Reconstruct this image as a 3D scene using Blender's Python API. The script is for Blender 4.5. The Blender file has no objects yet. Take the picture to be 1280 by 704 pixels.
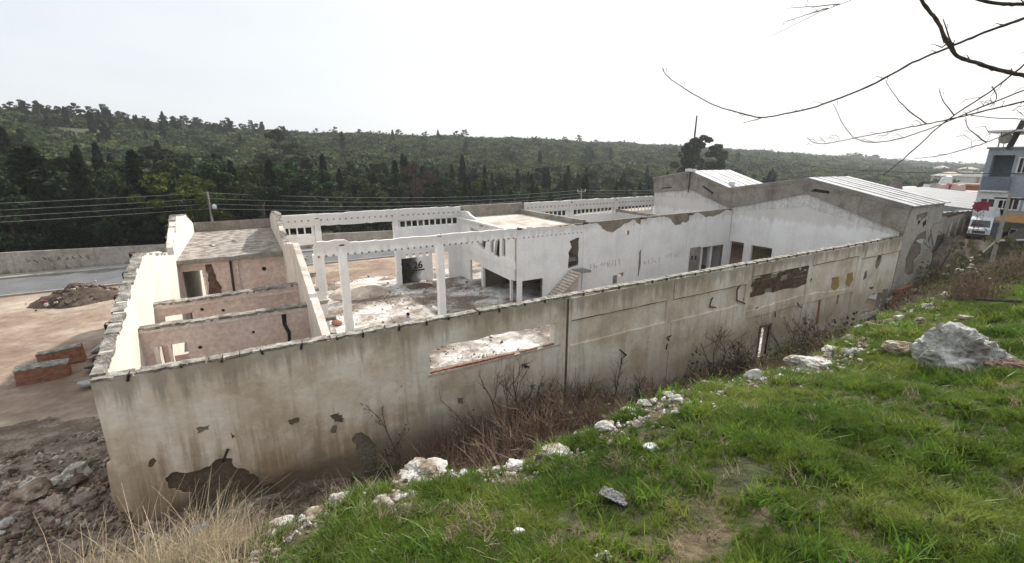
import bpy, bmesh, math, random
import numpy as np
from mathutils import Vector, Matrix, Euler, noise
R = math.radians
random.seed(7); rng = np.random.default_rng(7)
sc = bpy.context.scene; C = sc.collection
# ------------------------------------------------------------------ camera
YAW, PITCH, ROLL, FPX = 0.5259, 0.2594, -0.0003, 568.05
fw = Vector((math.sin(YAW)*math.cos(PITCH), math.cos(YAW)*math.cos(PITCH), -math.sin(PITCH)))
rt = Vector((math.cos(YAW), -math.sin(YAW), 0)); upv = rt.cross(fw)
cam = bpy.data.cameras.new('camera'); camo = bpy.data.objects.new('camera', cam); C.objects.link(camo)
cam.sensor_width = 36; cam.lens = FPX/1280*36; cam.clip_start = 0.05; cam.clip_end = 9000
camo.matrix_world = Matrix((rt, upv, -fw)).transposed().to_4x4()
sc.camera = camo
# ------------------------------------------------------------------ light
SUN_AZ, SUN_EL = R(62), R(40)          # azimuth from +Y towards +X
sdir = Vector((math.sin(SUN_AZ)*math.cos(SUN_EL), math.cos(SUN_AZ)*math.cos(SUN_EL), math.sin(SUN_EL)))
w = bpy.data.worlds.new('World'); sc.world = w; w.use_nodes = True
nt = w.node_tree; nt.nodes.clear(); N = nt.nodes.new; L = nt.links.new
sky = N('ShaderNodeTexSky'); sky.sky_type = 'NISHITA'; sky.sun_disc = False
sky.sun_elevation = SUN_EL; sky.sun_rotation = SUN_AZ; sky.dust_density = 3; sky.air_density = 1; sky.ozone_density = 1
bgA = N('ShaderNodeBackground'); bgA.inputs[1].default_value = 0.10; L(sky.outputs[0], bgA.inputs[0])
tc = N('ShaderNodeTexCoord'); mp = N('ShaderNodeMapping'); mp.inputs['Scale'].default_value = (1.2, 1.2, 4.5)
L(tc.outputs['Generated'], mp.inputs[0])
ns = N('ShaderNodeTexNoise'); ns.inputs['Scale'].default_value = 1.6; ns.inputs['Detail'].default_value = 7; ns.inputs['Roughness'].default_value = .55
L(mp.outputs[0], ns.inputs['Vector'])
dot = N('ShaderNodeVectorMath'); dot.operation = 'DOT_PRODUCT'; dot.inputs[1].default_value = sdir; L(tc.outputs['Generated'], dot.inputs[0])
ma = N('ShaderNodeMath'); ma.operation = 'MULTIPLY_ADD'; ma.inputs[1].default_value = .42; ma.inputs[2].default_value = 0; L(ns.outputs[0], ma.inputs[0])
mb = N('ShaderNodeMath'); mb.operation = 'MULTIPLY_ADD'; mb.inputs[1].default_value = .62; L(dot.outputs['Value'], mb.inputs[0]); L(ma.outputs[0], mb.inputs[2])
rp = N('ShaderNodeValToRGB'); L(mb.outputs[0], rp.inputs[0])
rp.color_ramp.elements[0].position = .0; rp.color_ramp.elements[0].color = (.70, .745, .785, 1)
rp.color_ramp.elements[1].position = .78; rp.color_ramp.elements[1].color = (.90, .905, .90, 1)
e = rp.color_ramp.elements.new(.42); e.color = (.71, .745, .775, 1)
bgB = N('ShaderNodeBackground'); bgB.inputs[1].default_value = 1.0; L(rp.outputs[0], bgB.inputs[0])
mx = N('ShaderNodeMixShader'); mx.inputs[0].default_value = .86; L(bgA.outputs[0], mx.inputs[1]); L(bgB.outputs[0], mx.inputs[2])
wo = N('ShaderNodeOutputWorld'); L(mx.outputs[0], wo.inputs[0])
sl = bpy.data.lights.new('sun', 'SUN'); sl.energy = 4.2; sl.angle = R(1.5); sl.color = (1, .95, .88)
so = bpy.data.objects.new('sun', sl); C.objects.link(so); so.rotation_euler = sdir.to_track_quat('Z', 'Y').to_euler()
sc.view_settings.view_transform = 'Standard'; sc.view_settings.look = 'None'; sc.view_settings.exposure = .36; sc.view_settings.gamma = 1
sc.cycles.max_bounces = 6; sc.cycles.diffuse_bounces = 3; sc.cycles.volume_bounces = 1; sc.cycles.transparent_max_bounces = 8

# ------------------------------------------------------------------ materials
MATS = {}
def mat(name, cols, scale=1.0, rough=.9, bump=.35, bscale=None, streak=None, top=None, bot=None, transl=0, rnd=0, stretch=(1, 1, 1), fine=.25, contrast=1.0, spec=.2, local=False):
    """cols: 2-3 colours over fbm noise. streak=(amount,colour). top=(z0,depth,colour,amt) bot=(z0,height,colour,amt): rain and damp stains."""
    m = bpy.data.materials.new(name); m.use_nodes = True; t = m.node_tree; t.nodes.clear(); N = t.nodes.new; L = t.links.new
    out = N('ShaderNodeOutputMaterial'); b = N('ShaderNodeBsdfPrincipled'); b.inputs['Roughness'].default_value = rough
    b.inputs['Specular IOR Level'].default_value = spec
    if local:
        g = N('ShaderNodeTexCoord'); pos = g.outputs['Object']
    else:
        g = N('ShaderNodeNewGeometry'); pos = g.outputs['Position']
    mp = N('ShaderNodeMapping'); mp.inputs['Scale'].default_value = stretch; L(pos, mp.inputs[0])
    def noi(s, d=6, src=None, ro=.6):
        n = N('ShaderNodeTexNoise'); n.inputs['Scale'].default_value = s; n.inputs['Detail'].default_value = d; n.inputs['Roughness'].default_value = ro
        L(src or mp.outputs[0], n.inputs['Vector']); return n.outputs[0]
    def mixc(f, a, c, mode='MIX'):
        n = N('ShaderNodeMix'); n.data_type = 'RGBA'; n.blend_type = mode
        if isinstance(f, float): n.inputs[0].default_value = f
        else: L(f, n.inputs[0])
        for s, v in ((6, a), (7, c)):
            if isinstance(v, tuple): n.inputs[s].default_value = (*v, 1)
            else: L(v, n.inputs[s])
        return n.outputs[2]
    def mth(op, a, b_=0.0, cl=False):
        n = N('ShaderNodeMath'); n.operation = op; n.use_clamp = cl
        for i, v in enumerate((a, b_)):
            if isinstance(v, (int, float)): n.inputs[i].default_value = v
            else: L(v, n.inputs[i])
        return n.outputs[0]
    n1 = noi(scale)
    r = N('ShaderNodeValToRGB'); L(n1, r.inputs[0]); k = len(cols); wd = .16/contrast
    els = r.color_ramp.elements
    els[0].position = .5-wd; els[0].color = (*cols[0], 1); els[1].position = .5+wd; els[1].color = (*cols[-1], 1)
    if k == 3: e = els.new(.5); e.color = (*cols[1], 1)
    col = r.outputs[0]
    n2 = noi(scale*9, 4)
    if fine:
        f = N('ShaderNodeMapRange'); f.inputs[1].default_value = .3; f.inputs[2].default_value = .7; f.inputs[3].default_value = 1-fine; f.inputs[4].default_value = 1+fine*.5
        L(n2, f.inputs[0]); vm = N('ShaderNodeVectorMath'); vm.operation = 'SCALE'; L(col, vm.inputs[0]); L(f.outputs[0], vm.inputs['Scale']); col = vm.outputs[0]
    if streak or top or bot:
        sx = N('ShaderNodeSeparateXYZ'); L(pos, sx.inputs[0]); z = sx.outputs[2]
        ms = N('ShaderNodeMapping'); ms.inputs['Scale'].default_value = (2.6, 2.6, .22); L(pos, ms.inputs[0])
        s1 = noi(1.0, 6, ms.outputs[0], .65)
    if streak:
        q = mth('MULTIPLY', mth('SUBTRACT', s1, .52), 7.0, True); q = mth('MULTIPLY', q, streak[0]); col = mixc(q, col, streak[1])
    if top:
        h = mth('DIVIDE', mth('SUBTRACT', z, top[0]-top[1]), top[1], True)
        q = mth('MULTIPLY', mth('SUBTRACT', mth('ADD', mth('MULTIPLY', h, .5), s1), .68), 5.0, True)
        q = mth('MULTIPLY', q, top[3]); col = mixc(q, col, top[2])
    if bot:
        h = mth('DIVIDE', mth('SUBTRACT', bot[0]+bot[1], z), bot[1], True)
        q = mth('MULTIPLY', mth('SUBTRACT', mth('ADD', mth('MULTIPLY', h, .55), mth('MULTIPLY', s1, 1.0)), .68), 4.0, True)
        q = mth('MULTIPLY', q, bot[3])
        if len(bot) > 4: q = mth('MULTIPLY', q, mth('MAXIMUM', .3, mth('DIVIDE', mth('SUBTRACT', bot[5], sx.outputs[0]), bot[5]-bot[4], True)))
        col = mixc(q, col, bot[2])
        if len(bot) > 6:
            h2 = mth('DIVIDE', mth('SUBTRACT', bot[0]+bot[6], z), bot[6], True)
            q2 = mth('MULTIPLY', mth('SUBTRACT', mth('ADD', mth('MULTIPLY', h2, .6), n1), .78), 5.0, True); q2 = mth('MULTIPLY', mth('MULTIPLY', q2, .8), mth('MAXIMUM', .18, mth('DIVIDE', mth('SUBTRACT', bot[5], sx.outputs[0]), bot[5]-bot[4], True))); col = mixc(q2, col, bot[7])
    if rnd:
        oi = N('ShaderNodeObjectInfo'); hs = N('ShaderNodeHueSaturation')
        a = N('ShaderNodeMapRange'); a.inputs[3].default_value = 1-rnd; a.inputs[4].default_value = 1+rnd; L(oi.outputs['Random'], a.inputs[0]); L(a.outputs[0], hs.inputs['Value'])
        a2 = N('ShaderNodeMapRange'); a2.inputs[3].default_value = .5-rnd*.06; a2.inputs[4].default_value = .5+rnd*.06
        m3 = mth('FRACT', mth('MULTIPLY', oi.outputs['Random'], 7.31)); L(m3, a2.inputs[0]); L(a2.outputs[0], hs.inputs['Hue'])
        L(col, hs.inputs['Color']); col = hs.outputs[0]
    L(col, b.inputs['Base Color'])
    if bump:
        bs = noi(bscale or scale*6, 7); bp = N('ShaderNodeBump'); bp.inputs['Strength'].default_value = bump; bp.inputs['Distance'].default_value = .08
        L(bs, bp.inputs['Height']); L(bp.outputs[0], b.inputs['Normal'])
    if transl:
        tr = N('ShaderNodeBsdfTranslucent'); L(col, tr.inputs[0]); mxs = N('ShaderNodeMixShader'); mxs.inputs[0].default_value = transl
        L(b.outputs[0], mxs.inputs[1]); L(tr.outputs[0], mxs.inputs[2]); L(mxs.outputs[0], out.inputs[0])
    else: L(b.outputs[0], out.inputs[0])
    MATS[name] = m; return m
DIRT = (.12, .095, .07)
mat('render_front', [(.57, .48, .37), (.76, .665, .55), (.87, .80, .71)], .55, fine=.1, bump=.4, bscale=5, streak=(.38, (.46, .38, .29)), top=(-5.17, 1.25, (.26, .225, .175), .6), bot=(-9.9, 3.3, (.30, .215, .13), .8, 0, 11, 2.1, (.115, .085, .058)), contrast=1.35)
mat('render_core', [(.17, .145, .115), (.24, .205, .165), (.30, .26, .21)], 1.2, bump=.8, bscale=9)
mat('streaked_white', [(.60, .59, .57), (.70, .69, .67)], .6, bump=.3, streak=(.55, (.36, .33, .30)))
mat('coat_grey', [(.38, .35, .305), (.47, .435, .385), (.54, .505, .455)], .7, bump=.4, streak=(.4, (.24, .21, .18)))
mat('damp_and_shade_render', [(.115, .09, .065), (.18, .145, .108)], 1.0, bump=.8, bscale=8)  # damp patches, chips and joint; also the painted shade under the ring beams
mat('white_paint', [(.72, .715, .70), (.81, .81, .80), (.86, .86, .855)], .6, fine=.07, bump=.08, streak=(.14, (.46, .43, .39)), top=(-4.7, .8, (.46, .42, .37), .4), contrast=.8)
mat('cream_paint', [(.66, .60, .52), (.76, .70, .62), (.80, .75, .67)], .7, fine=.1, bump=.25, streak=(.22, (.5, .43, .36)), contrast=.9)
mat('pink_paint', [(.58, .44, .375), (.66, .52, .455), (.71, .58, .52)], .7, bump=.25, streak=(.12, (.40, .31, .26)), contrast=.9)
mat('pale_plaster', [(.56, .49, .42), (.66, .58, .51), (.74, .67, .60)], .9, bump=.3, streak=(.25, (.42, .34, .28)))
mat('broken_concrete', [(.16, .145, .125), (.30, .275, .24), (.50, .475, .43)], 3.5, bump=1, bscale=14, contrast=1.2)
mat('concrete', [(.20, .185, .16), (.265, .245, .215), (.33, .31, .275)], .8, bump=.5, bscale=6, streak=(.3, (.13, .12, .10)))
mat('dark_concrete', [(.20, .175, .145), (.285, .255, .22), (.35, .32, .28)], .9, bump=.6, bscale=6, streak=(.35, (.09, .08, .065)))
mat('roof_gravel', [(.20, .175, .15), (.33, .295, .26), (.46, .42, .38)], 2.2, bump=.8, bscale=12, contrast=1.5, fine=.45)
mat('roof_pale', [(.40, .33, .27), (.56, .49, .42), (.68, .63, .57)], .7, bump=.4, bscale=6, contrast=1.3)
mat('roof_sheet', [(.31, .31, .31), (.38, .38, .38), (.45, .45, .45)], .8, rough=.6, bump=.15, streak=(.3, (.38, .36, .34)))
mat('grey_sheet', [(.17, .175, .18), (.23, .235, .24)], .5, rough=.5, bump=.15)
mat('floor_debris', [(.20, .165, .135), (.44, .40, .36), (.66, .65, .63)], .42, bump=.8, bscale=6, contrast=1.9, fine=.45)
mat('earth', [(.22, .15, .11), (.30, .225, .17), (.44, .36, .285)], .16, bump=.8, bscale=3, contrast=1.2, fine=.3)
mat('rubble_earth', [(.14, .108, .082), (.24, .19, .15), (.37, .305, .245)], 1.2, bump=1, bscale=7, contrast=1.2, fine=.4)
mat('dark_soil', [(.07, .05, .038), (.115, .085, .065), (.17, .13, .10)], 1.5, bump=1, bscale=8)
mat('bank_soil', [(.045, .05, .02), (.07, .08, .03), (.16, .125, .075)], 1.6, bump=1, bscale=12, contrast=1.3, fine=.4)
mat('asphalt', [(.13, .13, .135), (.155, .155, .16), (.18, .18, .185)], .5, bump=.15, bscale=20, fine=.12)
mat('kerb', [(.30, .27, .24), (.40, .37, .33)], 1.5)
mat('stone_wall', [(.30, .26, .225), (.40, .355, .31), (.46, .42, .37)], .5, bump=.4, streak=(.3, (.2, .17, .14)), bot=(-10.8, .9, (.17, .14, .11), .9))
mat('brick_red', [(.26, .12, .075), (.34, .165, .105), (.40, .22, .15)], 4, bump=.6, bscale=14)
mat('brick_brown', [(.09, .055, .04), (.15, .095, .07), (.21, .14, .10)], 4, bump=.8, bscale=14)
mat('mortar', [(.30, .26, .22), (.38, .34, .29)], 4, bump=.8, bscale=20)
mat('rust', [(.045, .028, .02), (.085, .05, .035)], 8, bump=.6, spec=.3)
mat('foam_yellow', [(.40, .26, .09), (.52, .37, .17)], 5, bump=.7)
mat('dark_metal', [(.025, .023, .021), (.045, .042, .04)], 5, rough=.6)
mat('soot', [(.02, .018, .016), (.05, .045, .042)], 2.5, bump=.2)
mat('graffiti_black', [(.03, .03, .032), (.05, .05, .052)], 3, bump=0)
mat('graffiti_grey', [(.44, .45, .48), (.56, .56, .58)], 4, bump=0)
mat('graffiti_pink', [(.44, .35, .36), (.52, .43, .44)], 4, bump=0)
mat('limestone', [(.25, .19, .13), (.57, .53, .475), (.74, .72, .69)], 3.2, bump=1, bscale=11, contrast=1.4, fine=.3, bot=None)
mat('rock_grey', [(.27, .25, .22), (.50, .48, .45), (.70, .69, .665)], 2.6, bump=1.0, bscale=14, contrast=1.5, fine=.4)
mat('rock_tan', [(.24, .16, .11), (.42, .33, .26), (.58, .52, .46)], 5, bump=1, bscale=16, contrast=1.3)
mat('stone_mix', [(.16, .115, .085), (.32, .245, .19), (.55, .47, .395)], 1.1, bump=1, bscale=12, rnd=.4, contrast=1.4)
mat('bark', [(.075, .052, .042), (.13, .095, .08), (.19, .15, .13)], 14, bump=.8, bscale=60, local=False)
mat('shrub_bark', [(.10, .075, .058), (.17, .13, .10)], 8, bump=.2)
mat('twig', [(.22, .165, .12), (.36, .28, .22)], 8, bump=.2, rnd=.3)
mat('twig_red', [(.19, .125, .09), (.30, .215, .16)], 8, bump=.2, rnd=.3)
mat('trunk', [(.05, .04, .032), (.09, .075, .06)], 4, bump=.6)
mat('leaf_pine', [(.018, .034, .014), (.034, .056, .022), (.058, .080, .032)], .35, bump=0, transl=.15, rnd=.55, fine=.3, local=True)
mat('leaf_cypress', [(.018, .032, .014), (.032, .050, .022)], .5, bump=0, transl=.12, rnd=.3, fine=.3, local=True)
mat('leaf_yellow', [(.042, .062, .016), (.075, .095, .022), (.105, .115, .03)], .5, bump=0, transl=.25, rnd=.15, local=True)
mat('leaf_brown', [(.06, .045, .035), (.095, .07, .055)], .5, bump=0, transl=.15, rnd=.2, local=True)
mat('scrub', [(.042, .064, .024), (.085, .110, .044), (.15, .165, .08)], .35, bump=0, transl=.2, rnd=.6, local=True, contrast=.8)
mat('hill_soil', [(.045, .052, .026), (.075, .082, .042), (.15, .13, .09)], .03, bump=.4, contrast=1.0)
mat('grass', [(.078, .145, .018), (.14, .218, .03), (.235, .285, .06)], .9, rough=.5, bump=0, transl=.42, rnd=.32, spec=.35, fine=.2)
mat('grass_dry', [(.40, .32, .21), (.56, .47, .34)], 3, bump=0, transl=.3, rnd=.25)
mat('weed_dark', [(.03, .055, .018), (.055, .085, .028)], 3, bump=0, transl=.25, rnd=.3)
mat('bush_olive', [(.06, .062, .03), (.10, .095, .05), (.15, .125, .08)], 2, bump=0, transl=.25, rnd=.3)
mat('plastic_white', [(.65, .65, .64), (.78, .78, .77)], 6, rough=.45, bump=.3, spec=.5)
mat('plastic_blue', [(.02, .12, .25), (.04, .2, .38)], 6, rough=.4, spec=.5)
mat('plastic_dark', [(.03, .032, .036), (.06, .062, .066)], 6, rough=.45, spec=.4)
mat('mat_weave', [(.16, .16, .165), (.34, .33, .32), (.52, .51, .49)], 38, bump=1, bscale=60, contrast=1.6)
mat('skin', [(.35, .2, .14), (.42, .25, .18)], 10, rough=.6, bump=0)
mat('shirt', [(.42, .46, .55), (.55, .58, .66)], 12, bump=.2)
mat('trousers', [(.04, .045, .06), (.07, .07, .09)], 12, bump=.2)
mat('hair', [(.012, .01, .009), (.03, .024, .02)], 20, bump=.4)
mat('house_blue', [(.29, .315, .355), (.37, .395, .435)], 1.2, bump=.2, streak=(.15, (.2, .22, .27)))
mat('house_blue_deep', [(.13, .155, .19), (.19, .215, .25)], 1.5, bump=.2)
mat('house_white', [(.62, .62, .61), (.72, .72, .71)], 1.2, bump=.2)
mat('house_beige', [(.46, .41, .35), (.56, .51, .45)], 1.2, bump=.2, rnd=.2)
mat('terracotta', [(.27, .15, .095), (.37, .22, .15)], 2.5, bump=.4)
mat('awning_orange', [(.38, .20, .08), (.46, .27, .12)], 3, bump=.3)
mat('cloth_red', [(.24, .03, .05), (.33, .05, .085)], 3, bump=.4)
mat('cloth_pink', [(.45, .33, .31), (.55, .43, .40)], 3, bump=.4)
mat('van_paint', [(.70, .71, .72), (.76, .77, .78)], 3, rough=.3, bump=0, spec=.6)
mat('glass_dark', [(.02, .024, .028), (.04, .046, .052)], 2, rough=.12, bump=0, spec=.8)
mat('thatch', [(.07, .055, .04), (.12, .10, .075)], 5, bump=1)

# ------------------------------------------------------------------ mesh helpers
class MB:
    def __init__(s): s.v = []; s.f = []
    def add(s, vs, fs):
        o = len(s.v); s.v += [tuple(p) for p in vs]; s.f += [tuple(i+o for i in f) for f in fs]; return s
    def box(s, x0, x1, y0, y1, z0, z1, j=0):
        vs = [(x, y, z) for x in (x0, x1) for y in (y0, y1) for z in (z0, z1)]
        if j: vs = [(a+random.uniform(-j, j), b+random.uniform(-j, j), c+random.uniform(-j, j)) for a, b, c in vs]
        return s.add(vs, [(0, 1, 3, 2), (4, 6, 7, 5), (0, 4, 5, 1), (2, 3, 7, 6), (0, 2, 6, 4), (1, 5, 7, 3)])
    def hexa(s, a, b):   # a,b: 4 corners each (bottom ring, top ring)
        return s.add(list(a)+list(b), [(3, 2, 1, 0), (4, 5, 6, 7), (0, 1, 5, 4), (1, 2, 6, 5), (2, 3, 7, 6), (3, 0, 4, 7)])
    def tube(s, pts, rad, n=6):
        pts = [Vector(p) for p in pts]; k = len(pts)
        if not hasattr(rad, '__len__'): rad = [rad]*k
        o = len(s.v); prev = None
        for i, p in enumerate(pts):
            d = (pts[min(i+1, k-1)]-pts[max(i-1, 0)]).normalized()
            if prev is None: prev = d.orthogonal().normalized()
            u = (prev-d*prev.dot(d))
            u = u.normalized() if u.length > 1e-6 else d.orthogonal().normalized()
            prev = u; v = d.cross(u)
            for a in range(n):
                an = 2*math.pi*a/n; s.v.append(tuple(p+(u*math.cos(an)+v*math.sin(an))*rad[i]))
        for i in range(k-1):
            for a in range(n):
                b_ = (a+1) % n; s.f.append((o+i*n+a, o+i*n+b_, o+(i+1)*n+b_, o+(i+1)*n+a))
        s.f.append(tuple(o+a for a in reversed(range(n)))); s.f.append(tuple(o+(k-1)*n+a for a in range(n)))
        return s
    def mesh(s, name, m=None, smooth=False):
        me = bpy.data.meshes.new(name); me.from_pydata(s.v, [], s.f); me.update()
        if m: me.materials.append(MATS[m])
        if smooth: me.polygons.foreach_set('use_smooth', [True]*len(me.polygons))
        return me
WORLD = {}
def link(name, me, parent=None, loc=(0, 0, 0), rot=(0, 0, 0), scl=(1, 1, 1)):
    """mesh coordinates (after loc/rot/scl) are world coordinates, whoever the parent is"""
    o = bpy.data.objects.new(name, me); C.objects.link(o); o.location = loc; o.rotation_euler = rot
    o.scale = scl if hasattr(scl, '__len__') else (scl,)*3
    if parent:
        o.parent = parent; o.matrix_parent_inverse = WORLD[parent.name].inverted()
    WORLD[o.name] = Matrix.LocRotScale(Vector(loc), Euler(rot), Vector(o.scale))
    return o
def tag(o, label=None, cat=None, group=None, kind=None):
    for k, v in (('label', label), ('category', cat), ('group', group), ('kind', kind)):
        if v: o[k] = v
    return o
def empty(name, loc, label, cat, group=None, rot=(0, 0, 0)):
    o = bpy.data.objects.new(name, None); C.objects.link(o); o.location = loc; o.rotation_euler = rot; o.empty_display_size = .3
    WORLD[o.name] = Matrix.LocRotScale(Vector(loc), Euler(rot), Vector((1, 1, 1)))
    return tag(o, label, cat, group)
def build(name, mb, m, parent=None, smooth=False, **k):
    return link(name, mb.mesh(name, m, smooth), parent, **k)
def lchild(name, me, parent, loc=(0, 0, 0), rot=(0, 0, 0)):     # child placed in its parent's local space
    o = bpy.data.objects.new(name, me); C.objects.link(o); o.parent = parent; o.location = loc; o.rotation_euler = rot; return o
def copytree(o, loc, rotz=0, scl=1, label=None):
    c = o.copy(); C.objects.link(c); c.location = loc; c.rotation_euler = (0, 0, rotz); c.scale = scl if hasattr(scl, '__len__') else (scl,)*3
    if label: c['label'] = label
    def rec(a, b):
        for ch in list(a.children):
            d = ch.copy(); C.objects.link(d); d.parent = b; rec(ch, d)
    rec(o, c); return c
def kids_done(): bpy.context.view_layer.update()

def rag(pts, step=.3, amp=.03, closed=True, seed=0, only=None):
    """subdivide a 2-D outline and roughen it (only(p,q)->True for the edges that are broken)"""
    rs = random.Random(seed*131+len(pts)); out = []; n = len(pts)
    for i in range(n if closed else n-1):
        p, q = pts[i], pts[(i+1) % n]; out.append(p)
        if only and not only(p, q): continue
        l = math.dist(p, q); k = int(l/step)
        for j in range(1, k):
            t = (j+rs.uniform(-.35, .35))/k
            out.append((p[0]+(q[0]-p[0])*t+rs.gauss(0, amp), p[1]+(q[1]-p[1])*t+rs.gauss(0, amp)))
    if not closed: out.append(pts[-1])
    return out
def plate_mb(outline, holes, axis, c0, c1, mbx=None):
    """prism of a 2-D outline with holes; axis 'X': (u,v)=(y,z), 'Y': (x,z), 'Z': (x,y)"""
    bm = bmesh.new(); loops = [outline]+list(holes); vs = []; loopidx = []
    for lp in loops:
        a = [bm.verts.new((p[0], p[1], 0)) for p in lp]; loopidx.append((len(vs), len(lp))); vs += a
        for i in range(len(a)): bm.edges.new((a[i], a[(i+1) % len(a)]))
    bm.verts.index_update()
    bmesh.ops.triangle_fill(bm, use_beauty=True, use_dissolve=False, edges=bm.edges[:], normal=(0, 0, 1))
    bm.verts.index_update(); tri = [tuple(v.index for v in f.verts) for f in bm.faces]; pts = [(v.co.x, v.co.y) for v in bm.verts]; bm.free()
    def P(p, c): return (c, p[0], p[1]) if axis == 'X' else (p[0], c, p[1]) if axis == 'Y' else (p[0], p[1], c)
    n = len(pts); V = [P(p, c0) for p in pts]+[P(p, c1) for p in pts]
    F = [t for t in tri]+[tuple(i+n for i in reversed(t)) for t in tri]
    for o, k in loopidx:
        for i in range(k):
            a, b_ = o+i, o+(i+1) % k; F.append((a, b_, b_+n, a+n))
    mbx = mbx or MB(); mbx.add(V, F); return mbx
def fixn(me):
    bm = bmesh.new(); bm.from_mesh(me); bmesh.ops.recalc_face_normals(bm, faces=bm.faces[:]); bm.to_mesh(me); bm.free(); return me
def plate(name, outline, holes, axis, c0, c1, m, parent=None):
    return link(name, fixn(plate_mb(outline, holes, axis, c0, c1).mesh(name, m)), parent)
def rect(a, b, c, d): return [(a, c), (b, c), (b, d), (a, d)]
def blob(cx, cy, rx, ry, n=14, j=.2, seed=0):
    rs = random.Random(seed+int(cx*10)); return [(cx+rx*math.cos(2*math.pi*i/n)*(1+rs.uniform(-j, j)), cy+ry*math.sin(2*math.pi*i/n)*(1+rs.uniform(-j, j))) for i in range(n)]
def rock_mesh(name, m, sub=3, seed=0, amp=.3, flat=.7, crisp=False, f=1.4):
    bm = bmesh.new(); bmesh.ops.create_icosphere(bm, subdivisions=sub, radius=1); off = Vector((seed*7.3, seed*3.1, seed*1.7))
    for v in bm.verts:
        c = v.co.copy(); d = noise.noise(c*f*.8+off)*amp*1.6
        d += abs(noise.noise(c*f*1.9+off))*amp*-.9
        if sub > 3: d += (noise.noise(c*f*4.5+off)*.35-abs(noise.noise(c*f*8+off))*.25)*amp
        if crisp: d = round(d*7)/7*.6+d*.4
        v.co = c*(1+d); v.co.z *= flat
    me = bpy.data.meshes.new(name); bm.to_mesh(me); bm.free(); me.materials.append(MATS[m])
    return me
def px(x, y, axis, val):            # point of the plane axis=val behind a pixel of the survey picture
    d = fw+rt*((x-640)/FPX)-upv*((y-352)/FPX); return d*(val/d['XYZ'.index(axis)])
def fbm(x, y, s, o=0.): return noise.fractal(Vector((x*s+o, y*s-o, o)), 1, 2, 4)
def quads_mesh(name, m, cen, size, nrm=None, asp=1.0, rs=rng):
    """N little leaf faces at centres cen (N,3)"""
    n = len(cen); a = rs.normal(size=(n, 3)); a /= np.linalg.norm(a, axis=1)[:, None]; b_ = rs.normal(size=(n, 3))
    if nrm is not None: a = a*.6+nrm; a /= np.linalg.norm(a, axis=1)[:, None]
    u = np.cross(a, b_); u /= np.linalg.norm(u, axis=1)[:, None]; v = np.cross(a, u)
    s = np.asarray(size)*rs.uniform(.6, 1.3, n); u *= s[:, None]; v *= (s*asp)[:, None]
    co = np.stack([cen-u-v*.4, cen+u*.3-v, cen+u+v*.3, cen-u*.2+v], 1).reshape(-1, 3)
    me = bpy.data.meshes.new(name); me.vertices.add(4*n); me.vertices.foreach_set('co', co.ravel()); me.loops.add(4*n); me.polygons.add(n)
    me.loops.foreach_set('vertex_index', np.arange(4*n)); me.polygons.foreach_set('loop_start', np.arange(0, 4*n, 4)); me.update(calc_edges=True); me.validate()
    me.materials.append(MATS[m]); return me
def scatter(name, pts, rots, scls, idx, srcs):
    """one object of kind stuff: meshes srcs instanced on pts by a geometry node tree"""
    me = bpy.data.meshes.new(name); me.vertices.add(len(pts)); me.vertices.foreach_set('co', np.asarray(pts, dtype=np.float32).ravel())
    for nm, tp, dat, key in (('rot', 'FLOAT_VECTOR', rots, 'vector'), ('scl', 'FLOAT_VECTOR', scls, 'vector'), ('idx', 'INT', idx, 'value')):
        a = me.attributes.new(nm, tp, 'POINT'); a.data.foreach_set(key, np.asarray(dat).astype(np.int32 if tp == 'INT' else np.float32).ravel())
    for s in srcs: me.materials.append(s.materials[0])
    o = link(name, me)
    g = bpy.data.node_groups.new(name, 'GeometryNodeTree')
    g.interface.new_socket('Geometry', in_out='INPUT', socket_type='NodeSocketGeometry'); g.interface.new_socket('Geometry', in_out='OUTPUT', socket_type='NodeSocketGeometry')
    N = g.nodes.new; L = g.links.new; gi = N('NodeGroupInput'); go = N('NodeGroupOutput'); jn = N('GeometryNodeJoinGeometry')
    def attr(nm, tp):
        n = N('GeometryNodeInputNamedAttribute'); n.data_type = tp; n.inputs['Name'].default_value = nm; return n.outputs[0]
    r_, s_, i_ = attr('rot', 'FLOAT_VECTOR'), attr('scl', 'FLOAT_VECTOR'), attr('idx', 'INT')
    e2 = N('FunctionNodeEulerToRotation'); L(r_, e2.inputs[0])
    for k, sm in enumerate(srcs):
        src = bpy.data.objects.new(name+'_piece', sm)
        oi = N('GeometryNodeObjectInfo'); oi.inputs['Object'].default_value = src; oi.inputs['As Instance'].default_value = True
        cp = N('FunctionNodeCompare'); cp.data_type = 'INT'; cp.operation = 'EQUAL'; L(i_, cp.inputs[2]); cp.inputs[3].default_value = k
        ip = N('GeometryNodeInstanceOnPoints'); L(gi.outputs[0], ip.inputs['Points']); L(cp.outputs[0], ip.inputs['Selection']); L(oi.outputs['Geometry'], ip.inputs['Instance'])
        L(e2.outputs[0], ip.inputs['Rotation']); L(s_, ip.inputs['Scale']); L(ip.outputs[0], jn.inputs[0])
    L(jn.outputs[0], go.inputs[0]); md = o.modifiers.new('scatter', 'NODES'); md.node_group = g
    o['kind'] = 'stuff'; return o

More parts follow.
